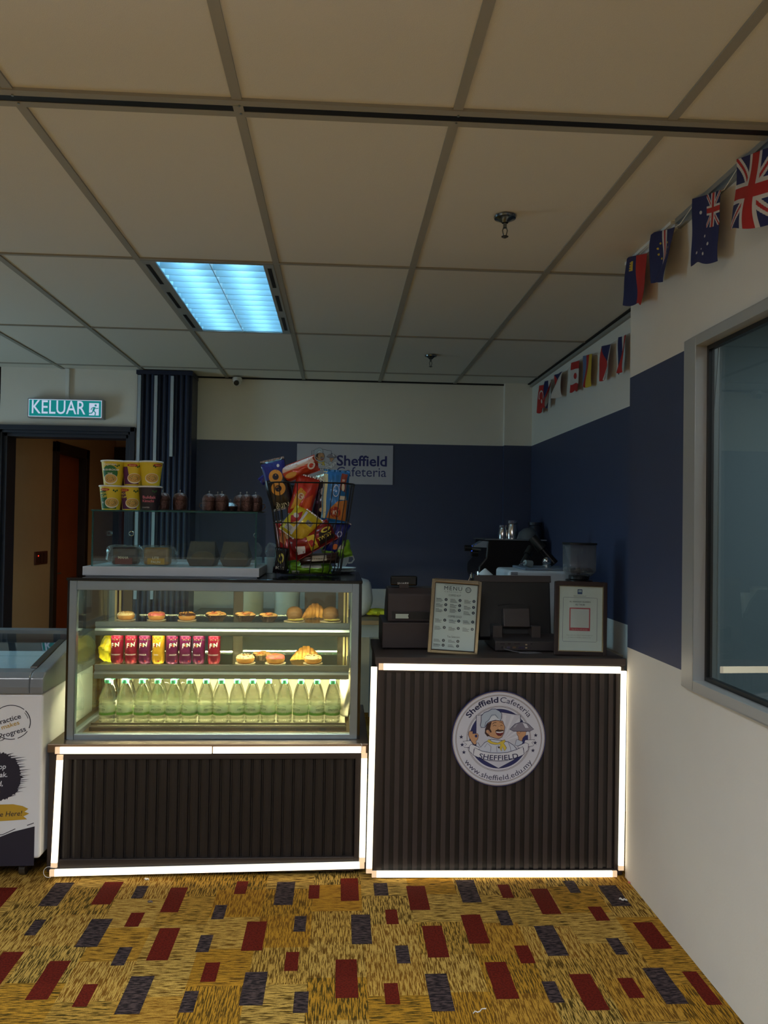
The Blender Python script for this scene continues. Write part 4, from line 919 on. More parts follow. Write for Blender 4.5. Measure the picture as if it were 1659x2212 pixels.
def breadbox(px, label):
    x = spot(px, 1200, 3.58).x; y = 3.58; t = thing('bread_box', label, 'bread box', (x, y, GZ), 'clear bread boxes in the glass cabinet')
    m = MB(); m.add([(x-.05, y-.045, GZ+.002), (x+.05, y-.045, GZ+.002), (x+.06, y+.05, GZ+.002), (x-.06, y+.05, GZ+.002), (x-.064, y-.05, GZ+.032), (x+.064, y-.05, GZ+.032), (x+.07, y+.055, GZ+.04), (x-.07, y+.055, GZ+.04)], [(0, 3, 2, 1), (0, 1, 5, 4), (1, 2, 6, 5), (2, 3, 7, 6), (3, 0, 4, 7)])
    m.build('tray', mat('dark_brown_tray', (58, 44, 30), .4), t, solid=.001)
    MB().ball((x, y, GZ+.036), .05, 24, 14, sc=(1.05, .8, .62)).build('loaf', mat('brown_bread', (160, 130, 84), .7, var=.25, scale=40), t, smooth=True)
    m = MB(); m.add([(x-.064, y-.05, GZ+.033), (x+.064, y-.05, GZ+.033), (x+.07, y+.055, GZ+.041), (x-.07, y+.055, GZ+.041), (x-.052, y-.02, GZ+.112), (x+.056, y-.02, GZ+.108), (x+.05, y+.04, GZ+.112), (x-.05, y+.04, GZ+.112)], [(0, 1, 5, 4), (1, 2, 6, 5), (2, 3, 7, 6), (3, 0, 4, 7), (4, 5, 6, 7)])
    m.build('lid', glass('smoky_box_lid', (.70, .66, .58), 1.5, .05, haze=.08), t, solid=.0006, label='clear smoky lid')
breadbox(438, 'clear box with pale loaf, left one in the glass cabinet'); breadbox(509, 'clear box with dark loaf, right one in the glass cabinet')

# noodle cups stacked on the cabinet
def noodle(px, y, lvl, cols, words, label, bowl=True):
    x = spot(px, 1080, y).x; z = GT+.1125*lvl; t = thing('noodle_cup', label, 'noodle cup', (x, y, z), 'noodle cups stacked on the glass cabinet')
    base, panel, txt = cols
    MB().lathe([(0, .004), (.036, .004), (.038, 0), (.039, .004), (.050, .098), (.051, .104)], (x, y, z), 36).build('cup', base, t, smooth=True)
    MB().lathe([(.051, .104), (.0545, .105), (.0545, .110), (.051, .1115), (0, .1110)], (x, y, z), 36).build('lid', white_pl, t, smooth=True, label='white rimmed lid')
    A = Art(curl(.0385, 0, 1, .122), .0004); A.slice = .005
    if panel == 'g': A.poly([(-.036, .006), (.0, .006), (.034, .006), (.030, .030), (-.004, .045), (-.008, .086), (-.038, .084)], (30, 96, 46), 1)
    if panel == 'p': A.poly([(-.036, .006), (.034, .006), (.030, .024), (-.006, .032), (-.012, .084), (-.038, .084)], (84, 30, 84), 1)
    if panel == 'o': A.ell(-.002, .052, .030, .036, (30, 104, 50), 1, 36)
    if bowl:
        bx, by = (.014, .032) if panel != 'o' else (.0, .026)
        A.ell(bx, by, .028, .023, (226, 222, 210), 3, 30); A.ell(bx, by+.002, .025, .019, (196, 156, 76) if panel != 'r' else (150, 60, 40), 4, 30)
        for k in range(16): a = k*2.4; A.stroke([(bx+.013*math.cos(a), by+.002+.009*math.sin(a)), (bx+.017*math.cos(a+.7), by+.002+.011*math.sin(a+.7)), (bx+.010*math.cos(a+1.5), by+.002+.007*math.sin(a+1.5))], .0014, ((226, 196, 120), (120, 50, 30), (60, 110, 40))[k % 3], 5)
    for k, (wd_, xx, zz, s_, c_) in enumerate(words): A.text(wd_, xx, zz, s_, c_, 6, bold=.02)
    if txt: A.ell(txt[0], txt[1], .017, .006, (170, 26, 26), 6, 24); A.text('MAGGI', txt[0], txt[1]-.0025, .007, (230, 200, 120), 7, bold=.02)
    for k in range(3): A.ell(.018+.006*k, .088-.004*(k % 2), .0028, .0045, (40, 90, 40), 5, 10)
    A.make('printed_wrap', t, False)
YC = mat('noodle_yellow', (214, 190, 40), .45, var=.06); BKc = mat('noodle_black', (34, 24, 34), .45)
YT, GTt = (226, 214, 90), (70, 130, 60)
noodle(240, 3.56, 0, (YC, 'g', (-.012, .091)), (('HOT', -.018, .070, .014, YT), ('CUP', -.018, .056, .014, YT), ('50', -.024, .030, .010, (220, 220, 210))), 'green and yellow noodle cup, bottom left of the stack')
noodle(284, 3.585, 0, (YC, 'p', (-.016, .091)), (('HOT', -.020, .070, .013, YT), ('CUP', -.020, .056, .013, YT)), 'purple and yellow noodle cup, bottom middle of the stack')
noodle(324, 3.56, 0, (BKc, 'n', None), (('Buldak', .006, .054, .018, (206, 120, 140)), ('Kimchi', .002, .038, .016, (206, 110, 130)), ('ROASTED', -.008, .012, .007, (200, 190, 190))), 'dark noodle cup with pink lettering, bottom right of the stack', False)
noodle(243, 3.56, 1, (YC, 'o', None), (('Express', .0, .088, .014, (226, 226, 216)), ('MUSHROOM', .0, .064, .011, (226, 226, 216)), ('soup', .0, .050, .009, (226, 226, 216))), 'noodle cup with green oval, top left of the stack')
noodle(287, 3.585, 1, (YC, 'p', (.006, .091)), (), 'noodle cup with purple base, top middle of the stack')
noodle(325, 3.56, 1, (YC, 'g2', (.034, .092)), (), 'yellow noodle cup with big bowl picture, top right of the stack')

# ornate lidded coffee cups on trays
bronze = mat('embossed_bronze', (96, 66, 58), .3, .75, var=.4, scale=90, bump=1.0, bscale=160)
silv = mat('worn_silver_lid', (150, 146, 144), .3, .85, var=.4, scale=70, bump=.8, bscale=140)
def cup(px, y, label, z, s=1.0, handle=0, low=False, fresh=[]):
    x = spot(px, 1090, y).x; t = thing('lidded_cup' if not low else 'sugar_bowl', label, 'cup' if not low else 'sugar bowl', (x, y, z), 'ornate lidded coffee cups' if not low else None)
    if low: MB().lathe([(0, 0), (.024, .0), (.034, .014), (.036, .026), (.034, .028)], (x, y, z), 28).build('bowl', bronze, t, smooth=True); pr_ = [(.036, .028), (.034, .030), (.022, .040), (.006, .046), (0, .047)]; zt = .047
    else:
        MB().lathe([(0, 0), (.024, 0), (.031, .006), (.033, .02), (.033, .046), (.032, .048)], (x, y, z), 28).build('cup', bronze, t, smooth=True)
        pr_ = [(.032, .048), (.0335, .050), (.0325, .062), (.026, .076), (.014, .083), (.004, .085), (0, .0855)]; zt = .084
    l_ = MB().lathe(pr_, (x, y, z), 28).build('lid', silv if s > 1 else bronze, t, smooth=True, label='domed lid')
    MB().cyl((x, y, z+zt-.001), (x, y, z+zt+.008), .002).ball((x, y, z+zt+.010), .0038, 10, 6).build('finial', silv, l_, smooth=True)
    if handle: MB().tube([(x+handle*.031, y, z+.040), (x+handle*.044, y, z+.038), (x+handle*.046, y, z+.024), (x+handle*.033, y, z+.012)], .0026, 7).build('handle', bronze, t, smooth=True)
traym = mat('engraved_tray', (84, 70, 62), .35, .8, var=.4, scale=120, bump=.8, bscale=200)
def tray(pxa, pxb, y, ry, label):
    a, b = spot(pxa, 1104, y).x, spot(pxb, 1104, y).x
    o = MB().lathe([(0, 0), (.9, 0), (1, .006), (1.02, .006), (.92, -.0), (.9, .0015), (0, .0015)], (0, 0, 0), 48, fold=lambda a_, j: 1+(.02*math.sin(a_*20) if j in (2, 3) else 0))
    for i, p_ in enumerate(o.v): o.v[i] = Vector(((a+b)/2+p_.x*(b-a)/2, y+p_.y*ry, GT+.0005+p_.z))
    tag(o.build('serving_tray', traym, smooth=True), label, 'tray')
tray(338, 442, 3.64, .085, 'dark engraved tray under two bronze cups on the cabinet'); tray(436, 574, 3.72, .10, 'dark engraved tray under the larger group of bronze cups')
TZ2 = GT+.0025
cup(352, 3.64, 'bronze lidded cup half hidden behind the dark noodle cup', TZ2); cup(389, 3.63, 'lone bronze lidded cup between the noodle cups and larger group', TZ2)
cup(452, 3.70, 'bronze cup with handle at the left of the larger group', TZ2, handle=-1); cup(470, 3.765, 'bronze cup behind, second from the left of the larger group', TZ2); cup(479, 3.69, 'front bronze cup, third from the left of the larger group', TZ2)
cup(498, 3.74, 'low bronze sugar bowl with pointed lid amid the cups', TZ2, 1.2, low=True)
cup(519, 3.77, 'rear bronze cup right of the sugar bowl', TZ2); cup(533, 3.70, 'front bronze cup right of the sugar bowl', TZ2); cup(552, 3.73, 'rightmost bronze lidded cup of the larger group', TZ2, handle=1)

# ------------------------------------------------------------------ wire basket of snack bags
bx_, by_, bz_ = -.128, 3.66, Z1+.0005
wire = mat('black_wire', (14, 13, 14), .4, .3)
bk = thing('wire_basket', 'tall black wire basket full of snack bags on the display case', 'basket', (bx_, by_, bz_))
def rim(z):                       # half sizes of the basket at a height
    k = z/.428; return .140+.060*k, .118+.052*k
def rp(a, z, e=.62):
    A_, B_ = rim(z); c, s_ = math.cos(a), math.sin(a)
    return Vector((bx_+A_*math.copysign(abs(c)**e, c), by_+B_*math.copysign(abs(s_)**e, s_), bz_+z))
for z, r_, nm in ((.428, .0038, 'rim'), (.245, .0028, 'hoop'), (.012, .0028, 'base_hoop')):
    MB().tube([rp(2*PI*k/64, z) for k in range(64)], r_, 6, True).build(nm, wire, bk, smooth=True)
NW = 26
for k in range(NW):
    a = 2*PI*(k+.5)/NW; lean = .10
    MB().tube([rp(a+lean, .428), rp(a+lean*.5, .22), rp(a, .03), rp(a, .012)+(Vector((bx_, by_, bz_+.006))-rp(a, .012))*.06, Vector((bx_, by_, bz_+.005))+(rp(a, .005)-Vector((bx_, by_, bz_+.005)))*.5*Vector((1, 1, 0)).length/1.42], .0023, 5).build('wire', wire, bk)
def snack(px, py, wpx, hpx, rot, dep, label, base, art=None, seed=1, tip=(0, 0), fat=.20):
    """a sealed pillow bag: width, height in metres, art(A) prints on the front face in 0..100 units"""
    c = spot(px, py, dep); k = dep/F_PX; w, h = wpx*k, hpx*k
    M = Matrix.Translation(c)@Matrix.Rotation(math.radians(rot), 4, 'Y')@Matrix.Rotation(math.radians(tip[0]), 4, 'X')@Matrix.Rotation(math.radians(tip[1]), 4, 'Z')
    t = thing('snack_bag', label, 'snack bag', tuple(c), 'snack bags in the wire basket')
    sd = Vector((seed*2.7, seed*1.3, seed)); th = min(w, h)*fat*2
    def surf(x, y, sg):            # x, y in -1..1
        e = max(0, 1-abs(y)**3.0)**.7*max(0, 1-abs(x)**3.5)**.55
        wr = .10*noise.noise(Vector((x*2.2, y*2.2, sg))+sd)+.16*(abs(y)**2)*math.sin(x*17+seed+3*noise.noise(Vector((x*3, y*3, 0))+sd))*.35
        px2 = x*(1-.10*(1-abs(y)**2)*0-.06*e+.03*math.sin(y*5+seed)); py2 = y*(1-.05*e)
        d = sg*th*(e*(.9+wr*2)+.004)+.05*h*wr
        return Vector((px2*w/2, d, py2*h/2))
    N_ = 26
    m = MB()
    for sg in (-1, 1): m.grid(lambda u, v: surf(u*2-1, v*2-1, sg), N_, N_, 0, M)
    m.build('pouch', base if not isinstance(base, tuple) else mat('foil_%d_%d_%d' % base, base, .30, .15, var=.12, scale=40, coat=.4), t, smooth=True, angle=50)
    for sg in (-1, 1): MB().grid(lambda u, v: M@Vector(((u*2-1)*w/2*1.0, .0022*math.sin(u*30), sg*h/2*(.97+.10*v))), 24, 2, 0).build('seal', mat('crimped_foil_edge', (176, 170, 170), .25, .7, var=.3, scale=60) if seed % 3 == 0 else (mat('foil_%d_%d_%d' % base, base, .30, .15)), t, solid=.0006, label='crimped edge')
    if art:
        def mp(x, y, d):           # 0..100 across, 0..100 up
            X_, Y_ = x/50-1, y/50-1; q = surf(max(-1, min(1, X_)), max(-1, min(1, Y_)), -1); q.y -= .0006+d; return M@q
        A = Art(mp, .00025); A.slice = 6; old = A._poly
        def fine(pts, c_, L=1):    # also slice upwards so the print follows the bulge
            lo = min(p[1] for p in pts); hi = max(p[1] for p in pts); n_ = max(1, math.ceil((hi-lo)/7))
            def cut(ps, yc, keep):
                out = []
                for i in range(len(ps)):
                    a, b = ps[i-1], ps[i]; ia, ib = keep*(a[1]-yc) >= 0, keep*(b[1]-yc) >= 0
                    if ia != ib: tt = (yc-a[1])/(b[1]-a[1]); out.append((a[0]+tt*(b[0]-a[0]), yc))
                    if ib: out.append(b)
                return out
            for k_ in range(n_):
                q = cut(cut(pts, lo+(hi-lo)*k_/n_, 1), lo+(hi-lo)*(k_+1)/n_, -1)
                if len(q) > 2: old(q, c_, L)
        A._poly = fine; art(A); A.make('printed_artwork', t)
    return t
RDc, YLc, ORc, GNc, DK, NV = (168, 24, 20), (220, 196, 40), (206, 84, 28), (126, 178, 34), (32, 18, 24), (26, 34, 130)
def a_ring(A):
    A.rect(2, 62, 98, 97, NV, 1)
    for cy in (66, 40): A.ell(50, cy, 30, 15, (226, 160, 60), 3, 36); A.ell(50, cy, 14, 7, (24, 26, 50), 4, 24)
    A.text('Ring', 50, 8, 17, (220, 214, 190), 3, bold=.01, rot=PI, width=60); A.ell(70, 88, 6, 3.4, (230, 230, 235), 3, 16)
def a_orange(A): A.rect(0, 60, 100, 98, (226, 190, 170), 1); A.ell(84, 42, 10, 24, (226, 224, 220), 2, 24); A.ell(84, 42, 6, 14, (200, 60, 40), 3, 18); A.ell(25, 30, 16, 18, (226, 168, 80), 2, 24)
def a_red(A): A.ell(35, 60, 30, 16, (206, 50, 40), 1, 24); A.poly([(10, 10), (40, 20), (60, 60), (30, 70), (15, 50)], (214, 160, 50), 2); A.ell(40, 48, 14, 9, (226, 214, 196), 3, 20); A.text('K', 40, 42, 16, RDc, 4, bold=.04); A.poly([(60, 5), (95, 30), (90, 60), (55, 40)], ORc, 1)
def a_purple(A): A.poly([(30, 80), (60, 92), (70, 78), (45, 66)], (214, 206, 214), 1); A.ell(60, 25, 14, 6, (226, 186, 140), 1, 16); A.rect(10, 40, 90, 48, (70, 30, 70), 1)
def a_blue(A):
    A.rect(0, 0, 16, 100, (216, 214, 170), 1); A.poly([(20, 6), (98, 2), (98, 44), (60, 40), (30, 24)], (190, 120, 50), 2); A.ell(55, 18, 22, 11, (150, 40, 26), 3, 26); A.text("M'N", 55, 13, 12, (230, 224, 210), 4, bold=.03)
    A.ring(52, 62, 11, 12.5, (220, 226, 236), 3, 36); A.text('Julie', 52, 60, 6, (220, 226, 236), 3); A.rect(66, 44, 92, 52, (214, 206, 190), 3); A.poly([(66, 66), (88, 60), (94, 96), (70, 98)], (140, 60, 40), 2); A.text('2000', 80, 82, 6, (220, 200, 180), 4, bold=.03); A.ell(80, 70, 6, 8, (230, 226, 210), 4, 16)
def a_yellow(A):
    A.poly([(5, 55), (30, 90), (40, 60), (20, 35)], RDc, 1); A.rect(38, 5, 46, 97, (220, 222, 226), 2); A.rect(10, 10, 40, 30, (216, 216, 216), 2)
    for k in range(5): A.rect(13, 13+3*k, 34, 14+3*k, (90, 90, 90), 3)
    A.rect(60, 62, 84, 78, (206, 206, 200), 2)
    for k in range(9): A.rect(61.5+2.5*k, 63, 62.7+2.5*k, 77, (50, 50, 50), 3)
    A.rect(50, 8, 90, 52, (206, 170, 40), 1); A.ell(18, 66, 10, 8, (226, 220, 214), 3, 18)
def a_redl(A): A.poly([(10, 60), (50, 95), (70, 80), (40, 50)], (206, 120, 60), 1); A.ell(40, 30, 18, 8, (110, 20, 16), 1, 20); A.ell(60, 70, 14, 8, (226, 190, 140), 2, 18); A.rect(10, 2, 90, 14, (70, 120, 40), 1)
def a_twist(A):
    A.poly([(58, 8), (98, 10), (98, 60), (70, 66)], (34, 24, 20), 1); A.text('TWIST', 78, 28, 22, (226, 206, 80), 3, bold=.03, width=36); A.ring(86, 62, 6, 11, (226, 206, 80), 3, 20)
    A.poly([(34, 5), (54, 5), (58, 70), (40, 76)], (214, 186, 40), 2); A.rect(38, 20, 50, 52, (180, 40, 24), 3); A.poly([(2, 20), (20, 10), (26, 40), (8, 60)], (226, 226, 226), 2)
def a_navy(A): A.ell(72, 22, 18, 9, (206, 110, 50), 1, 20); A.ell(60, 62, 18, 10, (200, 204, 226), 1, 20); A.ell(60, 62, 12, 6, NV, 2, 16)
def a_green(A): A.rect(30, 55, 78, 92, (206, 206, 190), 1); A.rect(6, 4, 24, 30, (196, 204, 180), 1)
def a_brown(A): A.rect(30, 30, 70, 85, (196, 190, 170), 1); A.text('snack', 50, 50, 20, (110, 80, 50), 2)
def a_key(A): A.ring(50, 60, 12, 22, (220, 206, 90), 1, 24); A.text('ICE', 50, 14, 16, (210, 206, 190), 2, bold=.03, width=60)
snack(670, 1227, 92, 26, 0, 3.66, 'lime green snack bag lying at the bottom of the basket', GNc, a_green, 1, fat=.42)
snack(690, 1207, 84, 22, -4, 3.60, 'dark brown snack bag lying above the bottom green one', (58, 34, 24), a_brown, 2, fat=.4)
snack(607, 1211, 30, 52, 6, 3.62, 'black snack bag with yellow ring at the lower left', DK, a_key, 4)
snack(727, 1190, 62, 34, -14, 3.66, 'lime green snack bag poking out at the right side', GNc, a_green, 5, fat=.3)
snack(620, 1176, 40, 100, -8, 3.67, 'long red snack bag standing at the left side of the basket', RDc, a_redl, 6)
snack(676, 1165, 96, 46, -30, 3.58, 'dark red snack bag with black and yellow lettering across the middle', (140, 22, 24), a_twist, 7, fat=.22)
snack(727, 1160, 32, 74, 26, 3.63, 'shiny navy blue snack bag on the right below the blue one', NV, a_navy, 9)
snack(650, 1133, 66, 66, 36, 3.575, 'yellow snack bag with barcode and white stripe in the middle', YLc, a_yellow, 3, fat=.16)
snack(694, 1082, 34, 80, 8, 3.66, 'dark purple snack bag left of the big blue one', (46, 16, 44), a_purple, 11)
snack(656, 1072, 50, 86, 14, 3.60, 'red and orange snack bag in the upper middle of the basket', (184, 44, 28), a_red, 12, fat=.18)
snack(724, 1073, 56, 108, 3, 3.61, 'big sky blue snack bag with round emblem at the upper right', (34, 112, 178), a_blue, 8, fat=.16)
snack(699, 1041, 26, 34, -18, 3.68, 'cream snack bag top behind the blue one', (216, 206, 170), None, 13)
snack(600, 1046, 52, 104, -14, 3.62, 'black and blue snack bag with printed golden rings leaning out at left', (20, 20, 30), a_ring, 15, fat=.14)
snack(646, 1014, 84, 34, -22, 3.62, 'orange red snack bag lying across the top of the heap', (190, 62, 34), a_orange, 14, fat=.3)
snack(581, 1027, 46, 18, -40, 3.66, 'blue pointed snack bag corner sticking out at the far left', NV, None, 16, fat=.2)
# crockery behind the basket
x_ = spot(742, 1225, 3.86).x; t = thing('coffee_cup', 'white coffee cup with handle half hidden behind the wire basket', 'cup', (x_, 3.86, Z1))
MB().lathe([(0, .0005), (.05, .002), (.075, .014), (.076, .016), (.05, .005), (0, .004)], (x_, 3.86, Z1+.0), 32).build('saucer', white_pl, t, smooth=True) if False else None
for k in range(2): o = MB().lathe([(0, 0), (.045, .001), (.072, .011), (.073, .013), (.045, .004), (0, .003)], (x_-.01, 3.86, Z1+.001+.014*k), 32); tag(o.build('saucer', white_pl, smooth=True), ('lower', 'upper')[k]+' white saucer under the coffee cup behind the basket', 'saucer', 'two stacked saucers')
MB().lathe([(0, .028), (.022, .028), (.036, .050), (.041, .088), (.0385, .088), (.033, .052), (0, .034)], (x_-.012, 3.86, Z1+.006), 32).build('bowl', white_pl, t, smooth=True)
MB().tube([(x_-.012+.036, 3.86, Z1+.084), (x_+.046, 3.86, Z1+.084), (x_+.052, 3.86, Z1+.068), (x_+.040, 3.86, Z1+.052), (x_-.012+.034, 3.86, Z1+.050)], .004, 8).build('handle', white_pl, t, smooth=True)
x_ = spot(585, 1240, 3.80).x; t = thing('cup_stack', 'stack of clear plastic cups in film left of the basket', 'cup stack', (x_, 3.80, Z1))
MB().lathe([(0, .001), (.026, .001), (.032, .075), (.030, .077)], (x_, 3.8, Z1), 24).build('cups', mat('milky_plastic', (180, 196, 200), .35), t, smooth=True)
MB().ball((x_, 3.8, Z1+.108), .034, 20, 12, sc=(.9, .9, 1.1), warp=lambda p: 1+.25*noise.noise(p*70)).build('film', glass('crinkly_wrapper', (.92, .94, .94), 1.6, .08, haze=.10), t, smooth=True)

# ------------------------------------------------------------------ on the service counter
CZt = CZ+.0005
cr = thing('cash_register', 'dark brown cash register with customer display on the left of the counter', 'cash register', (.32, 3.56, CZ))
rb = mat('register_brown_plastic', (52, 42, 42), .5, var=.08, bump=.1, bscale=300)
def flip(mb): return mb
MB().box(.202, .560, 3.445, 3.74, CZt+.006, 1.047).build('cash_drawer', rb, cr, bevel=.005)
for x, y in ((.22, 3.47), (.54, 3.47), (.22, 3.72), (.54, 3.72)): MB().cyl((x, y, CZt), (x, y, CZt+.007), .008, n=12).build('foot', black, cr)
MB().prism([(3.47, 1.047), (3.475, 1.17), (3.50, 1.198), (3.60, 1.198), (3.68, 1.13), (3.73, 1.062), (3.73, 1.047)], .226, .545, 'x').build('housing', rb, cr, bevel=.006, seg=3)
MB().box(.245, .50, 3.464, 3.471, 1.060, 1.092).build('rear_panel', black, cr); 
MB().box(.262, .320, 3.461, 3.465, 1.063, 1.083).build('rating_label', mat('silver_label', (190, 206, 196), .4), cr)
MB().box(.318, .330, 3.458, 3.466, 1.070, 1.078).build('socket', black, cr)
MB().box(.280, .322, 3.50, 3.54, 1.19, 1.215).build('display_neck', rb, cr)
MB().box(.240, .362, 3.505, 3.55, 1.206, 1.250).build('customer_display', gloss_black, cr, bevel=.007, seg=3, label='small black tilted display')
A = Art(front(.297, 1.212, 3.5048, .001)); A.text('SHARP', 0, 0, 13, (196, 196, 196), 1, bold=.02, width=52, spacing=1); A.make('lettering', cr)
# gold framed menu leaning slightly
def framed(name, label, x0, x1, z1, y, fwid, mats_, artf, cat, tilt, lean):
    c = Vector(((x0+x1)/2, y, CZt)); W_, H_ = x1-x0, z1-CZt
    M = Matrix.Translation(c)@Matrix.Rotation(math.radians(lean), 4, 'Y')@Matrix.Rotation(math.radians(-tilt), 4, 'X')
    t = thing(name, label, cat, tuple(c)); fm, inner = mats_
    m = MB(); a = fwid
    for bx in ((-W_/2, -W_/2+a, 0, H_), (W_/2-a, W_/2, 0, H_), (-W_/2+a, W_/2-a, 0, a), (-W_/2+a, W_/2-a, H_-a, H_)): m.box(bx[0], bx[1], 0, .014, bx[2], bx[3], 0, M)
    m.build('frame', fm, t, bevel=.003, seg=3)
    m = MB(); b = a+.003
    for bx in ((-W_/2+a, -W_/2+b, a, H_-a), (W_/2-b, W_/2-a, a, H_-a), (-W_/2+b, W_/2-b, a, b), (-W_/2+b, W_/2-b, H_-b, H_-a)): m.box(bx[0], bx[1], -.001, .012, bx[2], bx[3], 0, M)
    m.build('inner_lip', inner, t)
    MB().box(-W_/2+b, W_/2-b, .006, .010, b, H_-b, 0, M).build('sheet', paper, t)
    MB().box(-W_/2+a, W_/2-a, .010, .014, a, H_-a, 0, M).build('backboard', black, t)
    MB().add([(-.02, .014, H_*.6), (.02, .014, H_*.6), (.03, .014+H_*.28, H_*.28*math.sin(math.radians(tilt))+.003), (-.03, .014+H_*.28, H_*.28*math.sin(math.radians(tilt))+.003)], [(0, 1, 2, 3)], 0, M).build('stand', black, t, solid=.002)
    kx, kz = (W_-2*b)/100, (H_-2*b)/100
    A = Art(lambda x, y_, d: M@Vector((-W_/2+b+x*kx, .0055-d, b+y_*kx)), .0002); artf(A, (H_-2*b)/kx); A.make('printing', t)
    MB().box(-W_/2+b, W_/2-b, .003, .0042, b, H_-b, 0, M).build('glazing', pane, t)
gold = mat('gold_frame', (182, 166, 132), .22, .85, var=.1); GR = (92, 94, 104); DKb = (34, 38, 60)
def menu_art(A, H):
    A.text('MENU', 42, H-15, 13, DKb, 2, width=42, spacing=1.2); A.ring(78, H-12, 5.6, 6.8, DKb, 2, 30); A.ring(78, H-12, 4.2, 4.8, DKb, 2, 24); A.text('BG', 78, H-13.5, 5, DKb, 2)
    A.rect(22, H-4, 66, H-3, (150, 152, 160), 2); A.text('CAFETERIA', 42, H-20, 3, GR, 2, width=40, spacing=1.6)
    A.text('COFFEE HOT', 47, H-29, 6.4, DKb, 2, width=29); A.text('COFFEE COLD', 50, H-78, 6.4, DKb, 2, width=32); A.text('Tea Selection', 50, H-125, 6.4, DKb, 2, width=30)
    blocks = [(4, H-36), (4, H-48), (4, H-60), (37, H-36), (37, H-48), (37, H-59), (70, H-36), (70, H-50), (70, H-63), (4, H-84), (4, H-101), (37, H-84), (37, H-101), (70, H-84), (70, H-101), (4, H-131), (4, H-142), (38, H-131), (38, H-142)]
    for k, (x, y) in enumerate(blocks):
        A.ell(x+23, y-1.5, 3.5, 3.5, DKb, 2, 20); A.rect(x+22.4, y-3, x+23.6, y, (200, 200, 206), 3)
        for j in range(4 if k < 15 else 3): A.rect(x, y-j*2.3-.4, x+(17 if j else 12)-((k*7+j*3) % 5), y-j*2.3+.5, GR, 2)
    A.text('Espresso', 4, H-36.8, 3.2, DKb, 4, 'l'); A.text('Soft drinks', 4, H-143, 3.6, DKb, 4, 'l')
    for x, y, w_ in ((37, H-36.8, 'Latte'), (70, H-36.8, 'Mocha'), (4, H-48.8, 'Americano'), (37, H-48.8, 'Cappuccino'), (4, H-60.8, 'Piccolo')): pass
framed('menu_frame', 'gold framed menu standing on the counter between register and monitor', .392, .612, 1.245, 3.335, .014, (gold, mat('dark_lip', (60, 50, 40), .4)), menu_art, 'menu', 3, 3.4)
def qr_art(A, H):
    A.rect(42, H-17, 53, H-6, (44, 70, 130), 2); A.rect(43.5, H-12.5, 51.5, H-8, (190, 205, 226), 3); A.text('Touch', 47.5, H-11.6, 2.6, (44, 70, 130), 4); A.text("TOUCH 'N GO EWALLET", 47.5, H-22.5, 3.2, GR, 2, width=30)
    A.stroke([(9, 22), (9, H-26), (11, H-25), (86, H-25), (88, H-26), (88, 22), (86, 20), (11, 20)], .6, (70, 74, 130), 2, True)
    A.text('AL HAHASH HUSSEIN', 48, H-36, 5, (84, 86, 104), 2, width=49, bold=.01); A.text('ALI TALIBI', 48, H-42.5, 5, (84, 86, 104), 2, width=22, bold=.01)
    pk = (190, 76, 92); z1 = H-48; z0 = z1-52
    A.rect(24, z0, 72, z1, pk, 2); A.rect(26.5, z0+7, 69.5, z1-2.5, (214, 214, 224), 3)
    A.text('Scan & Pay with any app', 48, z0+2, 3.2, (226, 210, 216), 3, width=36)
    A.text('Scan with any of your banking apps or', 48, z0-11, 3.4, (150, 152, 160), 2, width=60); A.text('e-wallets to transfer money to me', 48, z0-16, 3.4, (150, 152, 160), 2, width=52)
framed('payment_poster_frame', 'dark framed payment poster with pink square at the right of the counter', .942, 1.176, 1.245, 3.315, .018, (mat('dark_brown_frame', (46, 34, 32), .45), gold), qr_art, 'poster', 3, 1.2)
# touch till seen from behind
tt = thing('till_monitor', 'black touch screen till seen from behind between the two frames', 'till', (.83, 3.5, CZ))
pb = mat('till_black_plastic', (58, 52, 52), .45, var=.1, bump=.1, bscale=300)
mm = Matrix.Translation((.818, 3.545, 1.098))@Matrix.Rotation(math.radians(-14), 4, 'X')
m = MB(); m.add([(-.178, 0, .158), (.176, 0, .158), (.165, 0, -.128), (-.165, 0, -.128), (-.182, .03, .160), (.180, .03, .160), (.176, .03, -.14), (-.176, .03, -.14)], [(0, 1, 2, 3), (7, 6, 5, 4), (4, 5, 1, 0), (5, 6, 2, 1), (6, 7, 3, 2), (7, 4, 0, 3)], 0, mm); m.build('screen_housing', black, tt, bevel=.006, seg=3)
MB().box(-.182, .180, -.004, .004, .128, .160, 0, mm).build('top_lip', pb, tt, bevel=.002)
MB().box(-.165, .165, .0301, .032, -.12, .145, 0, mm).build('screen', gloss_black, tt)
m = MB(); m.tube([mm@Vector((-.075+.15*k/10, -.002, .018+.010*math.sin(PI*k/10))) for k in range(11)], .002, 6); m.build('vent_ridge', pb, tt)
MB().box(-.062, .060, -.05, 0, -.085, .0, 0, mm).build('hinge_cover', pb, tt, bevel=.004)
for sx in (-1, 1): MB().box(.812+sx*.088-.022, .812+sx*.088+.022, 3.455, 3.53, .975, 1.035).build('stand_arm', pb, tt, bevel=.004)
MB().prism([(3.405, CZt+.004), (3.405, .972), (3.50, .992), (3.66, .985), (3.66, CZt+.004)], .702, 1.00, 'x').build('base', pb, tt, bevel=.005)
k = 0
